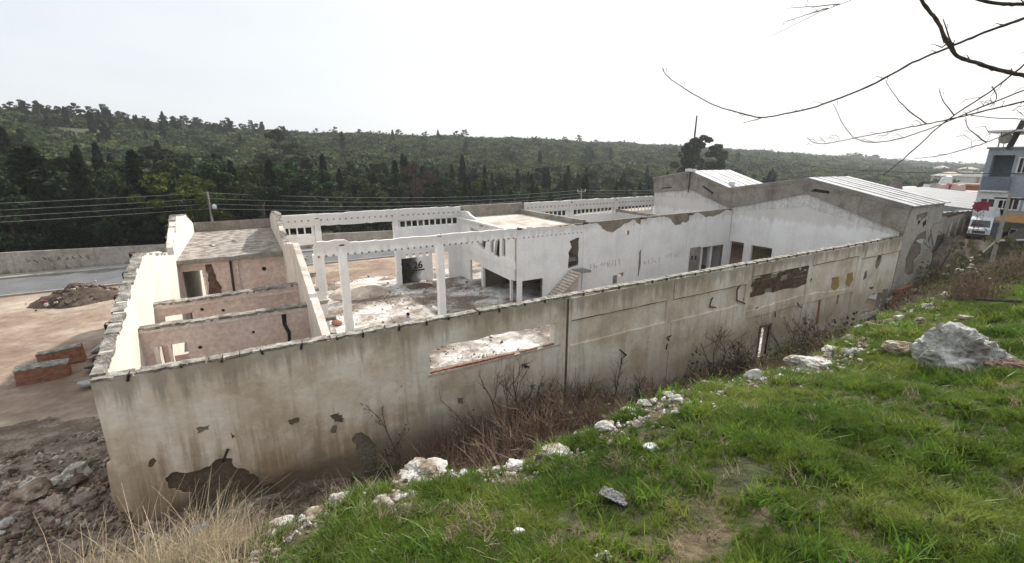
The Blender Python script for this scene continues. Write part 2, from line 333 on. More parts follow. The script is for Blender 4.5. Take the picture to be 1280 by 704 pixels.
# ------------------------------------------------------------------ terrain
def interp(x, xs, ys): return float(np.interp(x, xs, ys))
DX = [-30, -14, -4, 2, 6, 24, 33, 38, 42, 46, 52, 62]; DZ = [-10.2, -9.8, -9.55, -10.15, -10.5, -11.05, -11.2, -11.0, -9.7, -8.9, -7.9, -7.4]
def crest(x): return 3.28+.22*noise.noise(Vector((x*.5, 3.3, 0)))+.08*noise.noise(Vector((x*2.1, 9, 0)))+max(0, x-14)*.06
def sm(t): t = max(0., min(1., t)); return t*t*(3-2*t)
CX = [-3, -.13, .44, 1.03, 1.9, 2.67, 3.57, 4.5, 5.7, 7.2, 8.3, 9.3, 11.2, 20]; CR = [.83, .81, .79, .795, .875, .86, .83, .83, .875, .935, .875, .83, .82, .81]
def ground_z(x, y):
    d = interp(x, DX, DZ)
    if y > 13.9:
        far = -10.75 if x < 40 else interp(x, [40, 48, 70], [-10, -8.6, -8.2])
        k = sm((y-13.9)/(11 if x < 0 else 20)); z = d*(1-k)+far*k
        if x < -3.8 and y < 50: z += .10*fbm(x, y, .35, 4)+.22*fbm(x, y, .9, 2)*(1-k)
        return z
    yc = crest(x); n = .15*fbm(x, y, .6, 1)+.09*fbm(x, y, 1.7, 7)
    n *= 1-.75*sm(min(y, yc)/yc)
    top = -1.85-.27*min(max(y, -9), yc)-max(0, x-20)*.165+n+(1.85+.27*yc-yc*interp(x, CX, CR))*sm(min(y, yc)/yc)
    
    if y <= yc: return top
    t = (y-yc)/(12.4-yc); zt = top; q = 1-(1-min(t, 1))**1.35
    return zt+(d-zt)*q+n*1.5*math.sin(math.pi*min(t, 1))
def grid(name, xs, ys, zf, m, kind='structure'):
    V = [(x, y, zf(x, y)) for y in ys for x in xs]; nx = len(xs)
    F = [(j*nx+i, j*nx+i+1, (j+1)*nx+i+1, (j+1)*nx+i) for j in range(len(ys)-1) for i in range(nx-1)]
    mb = MB(); mb.v = V; mb.f = F; o = build(name, mb, m, smooth=True); o['kind'] = kind; return o
xs = list(np.r_[np.linspace(-40, -4, 40), np.linspace(-3.8, 22, 170), np.linspace(22.5, 95, 70)])
ys = list(np.r_[np.linspace(-45, -3, 18), np.linspace(-2.6, 5, 60), np.linspace(5.3, 13.9, 30)])
grid('hillside', xs, ys, ground_z, 'bank_soil')
grid('dirt_yard', list(np.r_[np.linspace(-110, -26, 20), np.linspace(-25, -4, 70), np.linspace(-3, 45, 20), np.linspace(47, 130, 30)]), list(np.r_[np.linspace(13.9, 30, 60), np.linspace(31, 61.3, 30)]), ground_z, 'earth')
mb = MB(); mb.add([(-110, 51.8, -10.68), (42, 51.8, -10.68), (42, 59.2, -10.66), (-110, 59.2, -10.66)], [(0, 1, 2, 3)]); o = build('road', mb, 'asphalt'); o['kind'] = 'structure'
mb = MB().box(-110, 42, 51.55, 51.8, -10.95, -10.6); o = build('kerb', mb, 'kerb'); o['kind'] = 'structure'
mb = MB().box(-110, 42, 59.2, 61, -10.95, -10.5); o = build('pavement', mb, 'kerb'); o['kind'] = 'structure'

RA = [-80, -16.4, -6, 2, 30, 47, 58.6, 68, 74, 115]; RE = [3.9, 3.85, 3.25, 2.95, 2.45, 1.6, .75, -.05, -.5, -.7]; RR = [300, 300, 320, 340, 420, 520, 700, 1000, 1400, 1700]
def hill_z(az, r):
    rr = interp(az, RA, RR); zr = rr*math.tan(R(interp(az, RA, RE)))-1.5; r0 = interp(az, [-80, 35, 70, 115], [80, 85, 150, 200])
    x, y = r*math.sin(R(az)), r*math.cos(R(az)); t = (r-r0)/(rr-r0)
    if t <= 0: return -11.5
    if t < 1: z = -11.5+(zr+11.5)*(t**1.15*(1-t)+t*(t)) ; z += 2.4*fbm(x, y, .012, 3)*math.sin(math.pi*min(1, t))
    else: z = zr-(r-rr)*.004
    return z
AZ = np.radians(np.linspace(-80, 115, 180)); RD = np.r_[np.linspace(58, 900, 90), np.geomspace(930, 5200, 22)]
mb = MB(); mb.v = [(r*math.sin(a), r*math.cos(a), hill_z(math.degrees(a), r) if r*math.cos(a) > 62 or r*math.sin(a) > 110 else -11.6) for r in RD for a in AZ]
n = len(AZ); mb.f = [(j*n+i+1, j*n+i, (j+1)*n+i, (j+1)*n+i+1) for j in range(len(RD)-1) for i in range(n-1)]
o = build('hills', mb, 'hill_soil', smooth=True); o['kind'] = 'structure'
mb = MB(); mb.add([(-7000, -7000, -12.4), (7000, -7000, -12.4), (7000, 7000, -12.4), (-7000, 7000, -12.4)], [(0, 1, 2, 3)]); o = build('ground', mb, 'hill_soil'); o['kind'] = 'structure'

# ------------------------------------------------------------------ ruined factory
FL = -10.2; X0 = 40.5; YF, YM, YB = 13.9, 27.48, 37.24; XL, XP = -3.83, 1.5
FAC = empty('ruined_factory', (18, 20, -10.8), 'long roofless concrete factory ruin with stained front wall and white interior', 'ruin')
o = plate('floor', rect(XL+.1, 22.6, 14.1, YB+3.6), [], 'Z', FL-.9, FL, 'floor_debris', FAC); plate('floor', rect(22.605, X0, 14.1, YB+3.6), [], 'Z', FL-1.2, FL-.85, 'floor_debris', FAC)
# front wall: core + render skin that has fallen off in places
win = [(4.78, -7.16), (10.05, -7.22), (10.12, -6.27), (7.6, -6.22), (5.3, -6.2), (4.78, -6.32)]
door = rect(24.4, 25.3, -11.0, -9.15); gap = [(36.35, -10.5), (39.2, -10.6), (39.35, -9.28), (37.6, -9.12), (36.9, -9.3), (36.4, -9.75)]
eye = [(37.25, -6.75), (37.45, -7.15), (37.75, -6.7), (37.75, -6.4), (37.3, -6.42)]
top = lambda p, q: p[1] > -5.3 and q[1] > -5.3
outl = rag([(XL, -11.9), (X0-.02, -11.9), (X0-.02, -5.24), (XL, -5.24)], .22, .022, seed=3, only=top)
FW = plate('front_wall', outl, [rag(win, .4, .02, seed=1), door, rag(gap, .25, .05, seed=2), eye], 'Y', YF+.05, YF+.32, 'render_core', FAC)
FW['label'] = 'long outer wall with rain streaks and fallen patches of render'
holes = [rag(win, .4, .02, seed=1), door, rag(gap, .2, .06, seed=5), [(p[0]*1, p[1]) for p in blob(37.5, -6.8, .42, .52, 9, .2)]]
# fallen render patches measured on the wall plane
def wpt(*P): return [(px(x, y, 'Y', YF).x, px(x, y, 'Y', YF).z) for x, y in P]
peel = wpt((206, 598), (218, 590), (240, 590), (262, 583), (272, 574), (290, 573), (294, 584), (306, 586), (322, 596), (326, 606), (343, 604), (349, 614), (345, 640), (300, 655), (262, 660), (246, 640), (240, 617), (226, 614), (210, 610))
peel = rag(peel, .07, .022, seed=8); holes.append(peel)
bx = wpt((940, 349), (960, 344), (975, 340), (998, 334), (1001, 339), (1015, 336), (1013, 353), (1004, 356), (998, 360), (985, 361), (940, 370)); holes.append(rag(bx, .25, .03, seed=9))
holes.append(rag(wpt((440, 548), (452, 540), (460, 545), (470, 560), (468, 592), (455, 590), (448, 570)), .12, .04, seed=3))
skin = rag([(XL, -11.9), (X0-.02, -11.9), (X0-.02, -5.26), (XL, -5.26)], .3, .018, seed=4, only=lambda p, q: p[1] > -5.5 and q[1] > -5.5)
# corner bite at the left foot
skin = [p for p in skin if not (p[0] == XL and p[1] == -11.9)]+[]
bite = wpt((122, 562), (136, 562), (140, 575), (133, 580), (136, 600), (141, 625), (150, 640), (165, 640), (168, 655), (158, 680))
skin = [(bite[-1][0], -11.9)]+skin+[(XL, bite[0][1])]+bite[1:]
render_coat = plate('render_coat', skin, holes, 'Y', YF-.002, YF+.047, 'render_front', FW)
plate('damp_patch', peel, [], 'Y', YF+.04, YF+.049, 'damp_and_shade_render', FW)
# window reveals and red brick sill
for nm, mbx in (('window_reveal', MB().box(10.03, 10.1, YF-.01, YF+.34, -7.2, -6.3)),): build(nm, mbx, 'cream_paint', FW)
sb = MB().box(-.125, .125, -.05, .05, -.035, .035, .008).mesh('brick', 'brick_red')
for i in range(20):
    x = 4.93+i*.262
    if i in (13, 17): continue
    link('brick', sb, FW, (x, YF+.05, -7.12-.002*i), (random.uniform(-.1, .1), random.uniform(-.05, .05), random.uniform(-.08, .08)))
build('sill', MB().box(4.7, 10.3, YF-.03, YF+.012, -7.24, -7.17, .006), 'pale_plaster', FW)
# pilasters, ring beams and step lines of the bays
for k in range(0, 6):
    x = X0-6*k
    if k in (1,): pass
    lo = -10.9
    if k == 5: build('pilaster', MB().box(x-.02, x+.32, YF-.045, YF+.0, lo+.5, -5.3), 'render_front', FW)
    elif k: build('pilaster', MB().box(x-.1, x+.28, YF-.05, YF+.0, lo, -5.3), 'render_front', FW)
build('joint', MB().box(10.58, 10.68, YF-.052, YF-.046, -10.8, -5.3, .01), 'damp_and_shade_render', FW)
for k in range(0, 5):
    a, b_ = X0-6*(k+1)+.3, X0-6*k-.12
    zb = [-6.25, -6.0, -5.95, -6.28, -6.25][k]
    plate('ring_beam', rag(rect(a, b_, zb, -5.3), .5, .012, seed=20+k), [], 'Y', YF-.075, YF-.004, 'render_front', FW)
    build('painted_shade_line', MB().box(a+.1, b_-.1, YF-.008, YF-.0035, zb-.06, zb+.01, .004), 'damp_and_shade_render', FW)  # shade below the ring beam, painted as a thin dark strip
    if k in (3, 4): plate('step_course', rag(rect(a, b_, -10.9, -7.35-(.05*(4-k))), .5, .012, seed=30+k), [], 'Y', YF-.065, YF-.004, 'render_front', FW)
plate('step_course', rag([(22.8, -8.3), (28, -8.35), (34.4, -8.45), (34.4, -8.25), (28, -7.78), (22.8, -7.9)], .5, .02, seed=41), [], 'Y', YF-.06, YF-.004, 'render_front', FW)
# coping: broken mortar cap with rebar ties
caps = [plate_mb(rag(rect(-.42, .42, -.17, .17), .1, .02, seed=50+i), [], 'Z', -.03, .035).mesh('coping_stone', 'broken_concrete') for i in range(5)]
for c in caps: fixn(c)
x = XL+.4
while x < 40:
    s = random.uniform(.8, 1.1)
    link('coping_stone', random.choice(caps), FW, (x, YF+.17+random.uniform(-.02, .02), -5.225+random.uniform(-.01, .01)), (random.uniform(-.03, .03), random.uniform(-.02, .02), random.uniform(-.04, .04)), (s, 1, 1)); x += .86*s
tie = MB().tube([(0, .1, .07), (0, -.02, .07), (0, -.07, .0), (0.01, -.06, -.2)], .017, 5).box(-.035, .035, -.055, 0, -.2, .0, .01).mesh('wall_tie', 'rust')
for i in range(44):
    x = XL+.75+i*.97+random.uniform(-.12, .12)
    if x < 39.8: link('wall_tie', tie, FW, (x, YF-.0, -5.2), (0, random.uniform(-.3, .3), 0), (.8, .7, random.uniform(.3, .95)))
# exposed blockwork in the blocked-up window
bms = [MB().box(-.33, .33, -.04, .04, -.13, .13, .018).mesh('brick', 'brick_brown') for _ in range(4)]
build('mortar_bed', MB().box(22.95, 28.95, YF+.02, YF+.049, -7.15, -5.95), 'mortar', FW)
for r_ in range(4):
    for c in range(9):
        x = 23.05+c*.68+(.34 if r_ % 2 else 0); z = -7.0+r_*.29
        if x > 28.6 or random.random() < .06: continue
        link('brick', random.choice(bms), FW, (x+.2, YF+.035+random.uniform(-.015, .02), z), (0, random.uniform(-.02, .02), random.uniform(-.03, .03)))
# yellow foam, holes, rusty runs, bent rebar
plate('foam_patch', rag(wpt((1040, 347), (1048, 346), (1048, 358), (1043, 363), (1039, 360)), .1, .02, seed=2), [], 'Y', YF-.03, YF+.0, 'foam_yellow', FW)
plate('foam_patch', rag(wpt((1059, 342), (1066, 340), (1066, 350), (1061, 358), (1057, 355)), .1, .02, seed=3), [], 'Y', YF-.03, YF+.0, 'foam_yellow', FW)
for P in [((1081, 340), (1084, 338), (1083, 347), (1079, 350)), ((999, 372), (1003, 370), (1004, 374), (998, 382), (996, 380)), ((944, 385), (948, 384), (947, 389), (944, 388)), ((1086, 360), (1092, 358), (1090, 362)), ((573, 497), (579, 498), (578, 505), (573, 504)), ((655, 455), (658, 453), (659, 460), (656, 461)), ((245, 535), (262, 531), (261, 537), (247, 541)), ((290, 548), (288, 540), (294, 545)), ((360, 525), (374, 522), (373, 528), (362, 530)), ((412, 520), (424, 516), (430, 527), (418, 527)), ((186, 578), (192, 572), (196, 576), (188, 584)), ((415, 533), (421, 531), (420, 541), (414, 541))]:
    plate('chipped_hole', rag(wpt(*P), .06, .022, seed=P[0][0]), [], 'Y', YF-.012, YF-.0035, 'render_core' if len(P) > 3 and P[0][0] % 2 else 'damp_and_shade_render', FW)
for P in [((1024, 370), (1027, 369), (1022, 405), (1019, 406)), ((1048, 363), (1050, 363), (1047, 380), (1045, 380)), ((929, 372), (933, 372), (931, 406), (928, 406))]:
    plate('rust_run', rag(wpt(*P), .2, .01, seed=6), [], 'Y', YF-.010, YF-.003, 'brick_red' if P[0][0] > 1000 else 'damp_and_shade_render', FW)
for P in [((890, 372), (887, 374), (886, 383), (893, 384)), ((925, 355), (919, 362), (920, 375), (929, 379)), ((773, 436), (781, 443), (776, 447), (775, 454)), ((838, 419), (832, 421), (835, 425)), ((833, 429), (831, 436)), ((652, 455), (660, 458)), ((285, 560), (280, 572), (279, 576)), ((968, 390), (967, 396)), ((995, 378), (999, 384))]:
    build('bent_rebar', MB().tube([Vector((px(x, y, 'Y', YF).x, YF-.05-.05*(i % 2), px(x, y, 'Y', YF).z)) for i, (x, y) in enumerate(P)], .035, 5), 'rust', FW)
build('door_frame', MB().box(24.28, 24.4, YF-.06, YF+.1, -11, -9.05).box(25.3, 25.4, YF-.06, YF+.1, -11, -9.05).box(24.28, 25.4, YF-.062, YF+.09, -9.15, -9.03), 'render_core', FW)
build('door_post', MB().box(39.2, 39.75, YF-.08, YF+.3, -10.7, -9.0, .02), 'dark_concrete', FW)

# left end wall with its two broken gables
LW = plate('end_wall', rag([(14.22, -11.7), (14.22, -5.2), (17.5, -4.25), (21.2, -3.35), (25, -3.9), (28.9, -4.72), (29.0, -4.35), (30.5, -3.7), (32.6, -3.1), (37.3, -3.5), (40.7, -4.4), (41.2, -4.6), (41.2, -11.7)], .3, .035, seed=61, only=lambda p, q: max(p[1], q[1]) > -6 and min(p[1], q[1]) > -6), [], 'X', XL, XL+.28, 'cream_paint', FAC)
LW['label'] = 'sunlit cream end wall with broken sloping top'
plate('outer_render', rag([(13.95, -11.7), (13.95, -5.25), (21.2, -3.42), (28.9, -4.8), (29.2, -4.3), (32.6, -3.18), (37.3, -3.58), (41.2, -4.68), (41.2, -11.7)], .5, .02, seed=62, only=top), [], 'X', XL-.03, XL-.002, 'render_front', LW)
cs = [fixn(plate_mb(rag(rect(-.16, .16, -.3, .3), .1, .025, seed=70+i), [], 'Z', -.04, .045).mesh('coping_stone', 'broken_concrete')) for i in range(4)]
def cope(parent, X, prof, step=.6):
    for (y0, z0), (y1, z1) in zip(prof[:-1], prof[1:]):
        l = math.dist((y0, z0), (y1, z1)); k = max(1, int(l/step)); a = math.atan2(z1-z0, y1-y0)
        for i in range(k):
            t = (i+.5)/k; link('coping_stone', random.choice(cs), parent, (X+random.uniform(-.03, .03), y0+(y1-y0)*t, z0+(z1-z0)*t+random.uniform(-.012, .012)), (a+random.uniform(-.02, .02), random.uniform(-.03, .03), random.uniform(-.05, .05)), (1, l/k/.6*random.uniform(.85, 1.05), 1))
cope(LW, XL+.12, [(14.1, -5.17), (21.2, -3.32), (28.8, -4.68)]); cope(LW, XL+.12, [(29.2, -4.25), (32.6, -3.07), (37.3, -3.47), (41, -4.5)])
for i in range(9):
    y = 14.8+i*1.6; link('wall_tie', tie, LW, (XL-.03, y, interp(y, [14, 21.2, 28.9], [-5.14, -3.3, -4.68])), (0, 0, R(-90)), (1, 1, .8))
# partition between the rooms and the open hall
PW = plate('partition_wall', rag([(14.22, FL-.1), (14.22, -5.22), (17.8, -4.3), (21.3, -3.42), (25, -3.95), (28.3, -4.55), (29.5, -4.0), (31.6, -3.2), (36.8, -3.55), (41.1, -4.4), (41.1, FL-.1)], .3, .035, seed=63, only=lambda p, q: min(p[1], q[1]) > -6), [], 'X', XP+.02, XP+.26, 'pale_plaster', FAC)
PW['label'] = 'pale partition wall with sloping broken top beside the open hall'
cope(PW, XP+.16, [(28.4, -4.5), (31.6, -3.15), (36.8, -3.5), (41, -4.35)])
for i in range(11):
    y = 15+i*1.25; mbb = MB().box(XP+.26, XP+.5+random.uniform(0, .25), y-.12, y+.12, -.06, .06, .03)
    zz = interp(y, [14, 21.3, 28.3], [-5.5, -3.9, -4.9])-random.uniform(0, .5); mbb.v = [(a, b_, c+zz) for a, b_, c in mbb.v]; build('purlin_stub', mbb, 'broken_concrete', PW)
# cross walls of the left rooms
def cross(Y, z, zr, holes, nm='cross_wall', cr=None, th=.24):
    W_ = plate(nm, rag([(XL+.28, FL-.1), (XP+.02, FL-.1), (XP+.02, zr), (XL+.28, z)], .3, .02, seed=int(Y*3), only=lambda p, q: min(p[1], q[1]) > -7), holes, 'Y', Y, Y+th, 'pink_paint', FAC)
    a = math.atan2(zr-z, XP-XL-.26); k = 9
    for i in range(k):
        t = (i+.5)/k; link('coping_stone', random.choice(cs), W_, (XL+.28+t*(XP-XL-.26), Y+th/2+.03, z+(zr-z)*t+.0+random.uniform(-.02, .02)), (random.uniform(-.04, .04), a*-1+random.uniform(-.03, .03), R(90)+random.uniform(-.05, .05)), (1.12, .98, 1))
    plate('plaster_edge', rag(rect(XL+.28, XP+.02, z-.16, z-.06), .4, .012, seed=9), [], 'Y', Y-.025, Y-.003, 'pale_plaster', W_)
    return W_
W1 = cross(18.1, -5.32, -5.32, [[(-3.25, -6.0), (-2.35, -5.98), (-2.35, -9.9), (-3.25, -9.9)]])
W1['label'] = 'front pink cross wall with a vertical crack'
plate('crack', [(.62, -5.5), (.78, -5.5), (.75, -5.9), (.86, -6.25), (.80, -6.7), (.9, -7.3), (.78, -7.3), (.70, -6.75), (.74, -6.3), (.62, -5.9)], [], 'Y', 18.085, 18.098, 'soot', W1)
build('window_frame', MB().box(-3.25, -3.13, 18.05, 18.3, -8, -5.98).box(-2.86, -2.78, 18.05, 18.3, -8, -5.98), 'cream_paint', W1)
W2 = cross(21.2, -5.36, -5.2, [[(-3.3, -5.85), (-2.4, -5.82), (-2.4, -7.5), (-3.3, -7.5)]])
W2['label'] = 'rear pink cross wall with a small opening'
W3 = cross(29.45, -5.32, -5.22, [rect(-3.42, -2.45, -9.8, -5.78)])
W3['label'] = 'pink room wall under the flat roof with dark doorway and pipes'
build('pipe', MB().tube([(-1.15, 29.38, -5.4), (-1.2, 29.38, -7.2), (-1.22, 29.38, -9)], .06, 8), 'rust', W3)
build('pipe', MB().tube([(-.75, 29.38, -5.35), (-.85, 29.36, -5.6), (-.87, 29.36, -7.5), (-.87, 29.36, -9)], .035, 8), 'pale_plaster', W3)
plate('damp_stain', rag([(-2.35, -5.5), (-2.05, -5.45), (-1.95, -6.4), (-1.75, -6.9), (-1.9, -7.6), (-2.5, -7.5), (-2.3, -6.5)], .15, .03, seed=3), [], 'Y', 29.43, 29.447, 'brick_brown', W3)
plate('round_hole', blob(.45, -6.05, .12, .12, 10, .1), [], 'Y', 29.43, 29.447, 'soot', W3)
plate('round_hole', blob(-.35, -6.0, .05, .05, 8, .1), [], 'Y', 18.085, 18.097, 'soot', W1)
for x, z, Y, P in ((-2.05, -5.75, 21.2, W2), (-1.35, -5.9, 21.2, W2), (-2.0, -6.25, 18.1, W1)): plate('round_hole', blob(x, z, .06, .06, 8, .1), [], 'Y', Y-.014, Y-.003, 'soot', P)
RS = plate('flat_roof', rag(rect(XL+.28, XP+.02, 29.2, 41.0), .5, .03, seed=4, only=lambda p, q: max(p[1], q[1]) < 30), [], 'Z', -5.3, -5.12, 'roof_gravel', FAC)
RS['label'] = 'gravel covered flat roof over the left rooms'
plate('roof_fascia', rag([(XL+.3, -5.3), (XP, -5.3), (XP, -5.07), (XL+.3, -5.1)], .4, .02, seed=5), [], 'Y', 29.12, 29.197, 'concrete', RS)
build('parapet', MB().box(XL+.28, XP+.02, 41.0, 41.2, -5.3, -4.42, .03), 'dark_concrete', RS)
for i in range(5):
    build('roof_litter', MB().box(-.13, .13, -.06, .06, 0, .05, .03), 'plastic_white' if i < 2 else 'broken_concrete', RS, loc=(-2.6+random.uniform(-.6, 3), 31+random.uniform(0, 6), -5.11), rot=(0, 0, random.uniform(0, 3)))

# middle and back frames
def column(x, Y, z1, w_=.4, z0=FL, m='white_paint', nm='column'):
    c = plate(nm, rag(rect(x-w_/2, x+w_/2, z0, z1), .22, .014, seed=int(x*10)), [], 'Y', Y-w_/2, Y+w_/2, m, FAC)
    build('rebar_stub', MB().tube([(x-.1, Y, z1-.05), (x-.12, Y, z1+.16)], .03, 5).tube([(x+.08, Y, z1-.05), (x+.1, Y, z1+.2)], .03, 5).box(x-.13, x+.13, Y-.12, Y+.12, z1, z1+.07, .02), 'rust', c); return c
for x, zt in ((4.5, -4.75), (10.5, -4.75)): column(x, YM-.03, zt, .44)
MBm = plate('beam', rag([(3.0, -5.28), (16.3, -5.28), (16.3, -4.58), (5, -4.6), (4.7, -4.42), (3.2, -4.42), (2.95, -4.75)], .3, .022, seed=71), [], 'Y', YM-.12, YM+.14, 'white_paint', FAC)
MBm['label'] = 'white concrete beam of the middle column row'
tooth = MB().box(-.05, .05, -.07, 0, -.09, .03, .008).mesh('bolt_hole', 'dark_concrete')
for i in range(33): link('bolt_hole', tooth, MBm, (3.2+i*.4, YM-.1, -5.24))
build('stub_column', MB().box(2.95, 3.42, YM+.2, YM+.55, FL, -5.2, .03), 'white_paint', FAC)
for x in (4.5, 10.5, 16.5): column(x, YB, -4.25, .42)
def backframe(a, b_, slots, nm='beam'):
    o = plate(nm, rag(rect(a, b_, -4.78, -3.86), .35, .02, seed=int(a*7)), [], 'Y', YB-.12, YB+.16, 'white_paint', FAC)
    for i in range(int((b_-a)/.45)): link('bolt_hole', tooth, o, (a+.3+i*.45, YB-.1, -4.3))
    for s0, s1, sp in slots:
        F_ = plate('window_strip', rect(s0, s1, -5.4, -4.78), [rect(s0+.08+i*.52, s0+.5+i*.52, -5.33, -4.84) for i in range(int((s1-s0-.05)/.52))], 'Y', YB-.04, YB+.04, 'white_paint', FAC)
        if sp: plate('spandrel', rag(rect(s0, s1, sp, -5.41), .4, .03, seed=int(s0*9)), [], 'Y', YB-.1, YB+.1, 'white_paint', F_)
    return o
backframe(1.8, 16.3, [(2.0, 4.25, -6.15), (10.8, 16.2, None)])['label'] = 'white beam of the back row above the left windows'
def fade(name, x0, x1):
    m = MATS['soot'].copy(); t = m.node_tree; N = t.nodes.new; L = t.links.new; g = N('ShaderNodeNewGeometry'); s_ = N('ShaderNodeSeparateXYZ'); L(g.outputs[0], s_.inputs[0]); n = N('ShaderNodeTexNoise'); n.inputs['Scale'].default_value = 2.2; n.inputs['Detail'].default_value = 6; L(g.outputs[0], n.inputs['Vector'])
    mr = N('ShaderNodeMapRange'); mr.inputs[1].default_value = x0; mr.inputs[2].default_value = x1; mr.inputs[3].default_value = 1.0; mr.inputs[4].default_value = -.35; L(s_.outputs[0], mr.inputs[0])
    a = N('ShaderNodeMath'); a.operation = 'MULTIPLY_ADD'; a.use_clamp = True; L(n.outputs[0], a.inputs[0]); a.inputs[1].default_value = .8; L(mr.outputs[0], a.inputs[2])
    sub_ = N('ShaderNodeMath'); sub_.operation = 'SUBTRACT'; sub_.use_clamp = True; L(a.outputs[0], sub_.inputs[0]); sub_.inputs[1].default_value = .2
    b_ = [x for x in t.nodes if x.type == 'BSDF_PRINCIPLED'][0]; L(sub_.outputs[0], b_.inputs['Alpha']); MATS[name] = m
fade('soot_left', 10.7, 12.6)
BW = plate('back_wall', rag(rect(10.72, 16.3, FL, -5.41), .5, .02, seed=5), [rect(13.5, 15.05, FL+.02, -7.75)]+[rect(a, a+.32, -7.95, -7.62) for a in (11.15, 11.75, 12.35, 12.95)], 'Y', YB-.08, YB+.12, 'white_paint', FAC)
BW['label'] = 'white back wall with four small square windows and black graffiti'
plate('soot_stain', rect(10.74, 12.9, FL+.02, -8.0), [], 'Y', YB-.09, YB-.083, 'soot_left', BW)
def text_mesh(s, size, m):
    cu = bpy.data.curves.new('t', 'FONT'); cu.body = s; cu.size = size; cu.extrude = .004; cu.offset = size*.03
    ob = bpy.data.objects.new('t', cu); C.objects.link(ob); bpy.context.view_layer.update()
    me = bpy.data.meshes.new_from_object(ob.evaluated_get(bpy.context.evaluated_depsgraph_get())); bpy.data.objects.remove(ob); me.materials.clear(); me.materials.append(MATS[m]); return me
link('graffiti', text_mesh('26', .85, 'graffiti_black'), BW, (11.75, YB-.1, -8.95), (R(90), 0, 0))
build('graffiti_bar', MB().box(11.7, 12.1, YB-.1, YB-.09, -9.2, -9.08).box(12.2, 12.75, YB-.1, YB-.09, -9.18, -9.06), 'graffiti_black', BW)
# two storey block inside the hall
SW = plate('block_side_wall', rag([(27.72, -8.5), (28.3, -8.5), (28.3, FL), (28.45, FL), (28.45, -8.6), (32.9, -8.5), (32.9, FL), (33.25, FL), (33.25, -8.3), (35.4, -8.3), (35.4, FL), (37.1, FL), (37.1, -4.3), (36.2, -4.2), (33.9, -4.75), (33.4, -5.4), (32.5, -5.0), (30, -4.95), (27.72, -4.8)], .35, .03, seed=81, only=lambda p, q: min(p[1], q[1]) > -5.6),
     [rag([(29.1, -6.95), (29.1, -5.6), (29.6, -5.6), (29.6, -6.95)], .3, .02), rag([(30.0, -7.3), (30.0, -5.7), (30.5, -5.7), (30.9, -7.1)], .3, .03), rag([(31.0, -7.0), (31.0, -5.8), (31.5, -5.8), (31.5, -7.0)], .3, .02), rag([(32.0, -6.0), (32.6, -7.0), (34.6, -6.3), (35.3, -5.5), (33.9, -5.5), (32.6, -5.6)], .3, .05, seed=4)], 'X', 16.32, 16.52, 'white_paint', FAC)
SW['label'] = 'white side wall of the two storey block with broken windows'
plate('floor_slab', rect(27.5, 37.1, -7.62, -7.1), [], 'X', 16.25, 16.318, 'white_paint', SW)
plate('upper_floor', rect(16.53, 22.4, 27.75, 37.1), [], 'Z', -7.6, -7.3, 'concrete', FAC)
plate('block_inner_wall', rect(16.53, 22.4, FL, -5.0), [], 'Y', 33.2, 33.4, 'render_core', FAC)
plate('block_end_wall', rect(27.75, 37.1, FL, -5.1), [], 'X', 22.45, 22.65, 'pale_plaster', FAC)
RB = plate('flat_roof', rag([(16.53, 29.0), (17.4, 28.5), (19.5, 28.7), (20.6, 27.9), (22.7, 27.9), (22.7, 38), (16.53, 38)], .3, .07, seed=6), [], 'Z', -5.05, -4.88, 'roof_pale', FAC)
RB['label'] = 'pale flat roof of the two storey block with ragged front edge'
build('parapet', MB().box(16.4, 22.9, 37.4, 37.65, -5.05, -3.86, .02), 'concrete', RB)
build('parapet', MB().box(22.5, 22.9, 27.9, 37.39, -5.05, -4.45, .02), 'dark_concrete', RB)
plate('gutter_edge', rag([(16.0, 28.4), (16.3, 28.4), (16.3, 37), (15.9, 37)], .4, .04, seed=8), [], 'Z', -4.9, -4.75, 'white_paint', RB)
# long white wall of the middle row
mw_top = [(40.45, -4.6), (39.6, -4.5), (38.5, -4.9), (36.6, -5.05), (35.5, -4.55), (35.0, -4.65), (34.2, -5.3), (32.6, -5.5), (31.6, -4.75), (29.2, -4.65), (28.4, -5.2), (27.5, -4.7), (26.6, -4.95), (25.3, -5.6), (24.5, -5.35), (23.6, -4.7), (22.6, -4.75), (16.55, -4.62)]
mh = [rect(16.78, 18.6, FL+.01, -8.5), rag([(20.95, -8.05), (21.9, -7.9), (21.95, -5.7), (21.0, -5.9), (21.2, -6.4), (20.9, -6.8)], .3, .04, seed=3), rect(26.7, 27.15, -5.9, -5.55), rect(26.2, 26.8, -9.4, -9.05), rect(36.35, 39.75, FL+.02, -7.85)]
MW = plate('middle_wall', [(16.55, FL), (22.6, FL), (22.6, -11.05), (40.45, -11.05)]+rag(mw_top, .25, .04, closed=False, seed=12), mh, 'Y', YM-.06, YM-.0, 'white_paint', FAC)
MW['label'] = 'long white wall of the middle row with ragged top and graffiti'
plate('wall_core', [(16.55, FL), (22.6, FL), (22.6, -11.05), (40.45, -11.05), (40.45, -4.45), (30, -4.52), (16.55, -4.72)], mh, 'Y', YM+.002, YM+.22, 'render_core', MW)
for x in (16.5, 22.5, 28.5, 34.5):
    c = build('pilaster', MB().box(x-.2, x+.22, YM-.16, YM-.062, FL, -4.72, .01), 'white_paint', MW)
    build('rebar_stub', MB().tube([(x-.08, YM-.05, -4.8), (x-.1, YM-.05, -4.5)], .035, 5).box(x-.16, x+.16, YM-.14, YM+.1, -4.72, -4.58, .03), 'rust', FAC)
for i in range(14): link('bolt_hole', tooth, MW, (16.9+i*.4, YM-.06, -5.3), (0, 0, 0), (1, .4, .6))
plate('rust_run', [(28.3, -7.5), (28.5, -7.2), (28.6, -8.5), (28.45, -9.6), (28.35, -9.6)], [], 'Y', YM-.168, YM-.162, 'render_core', MW)
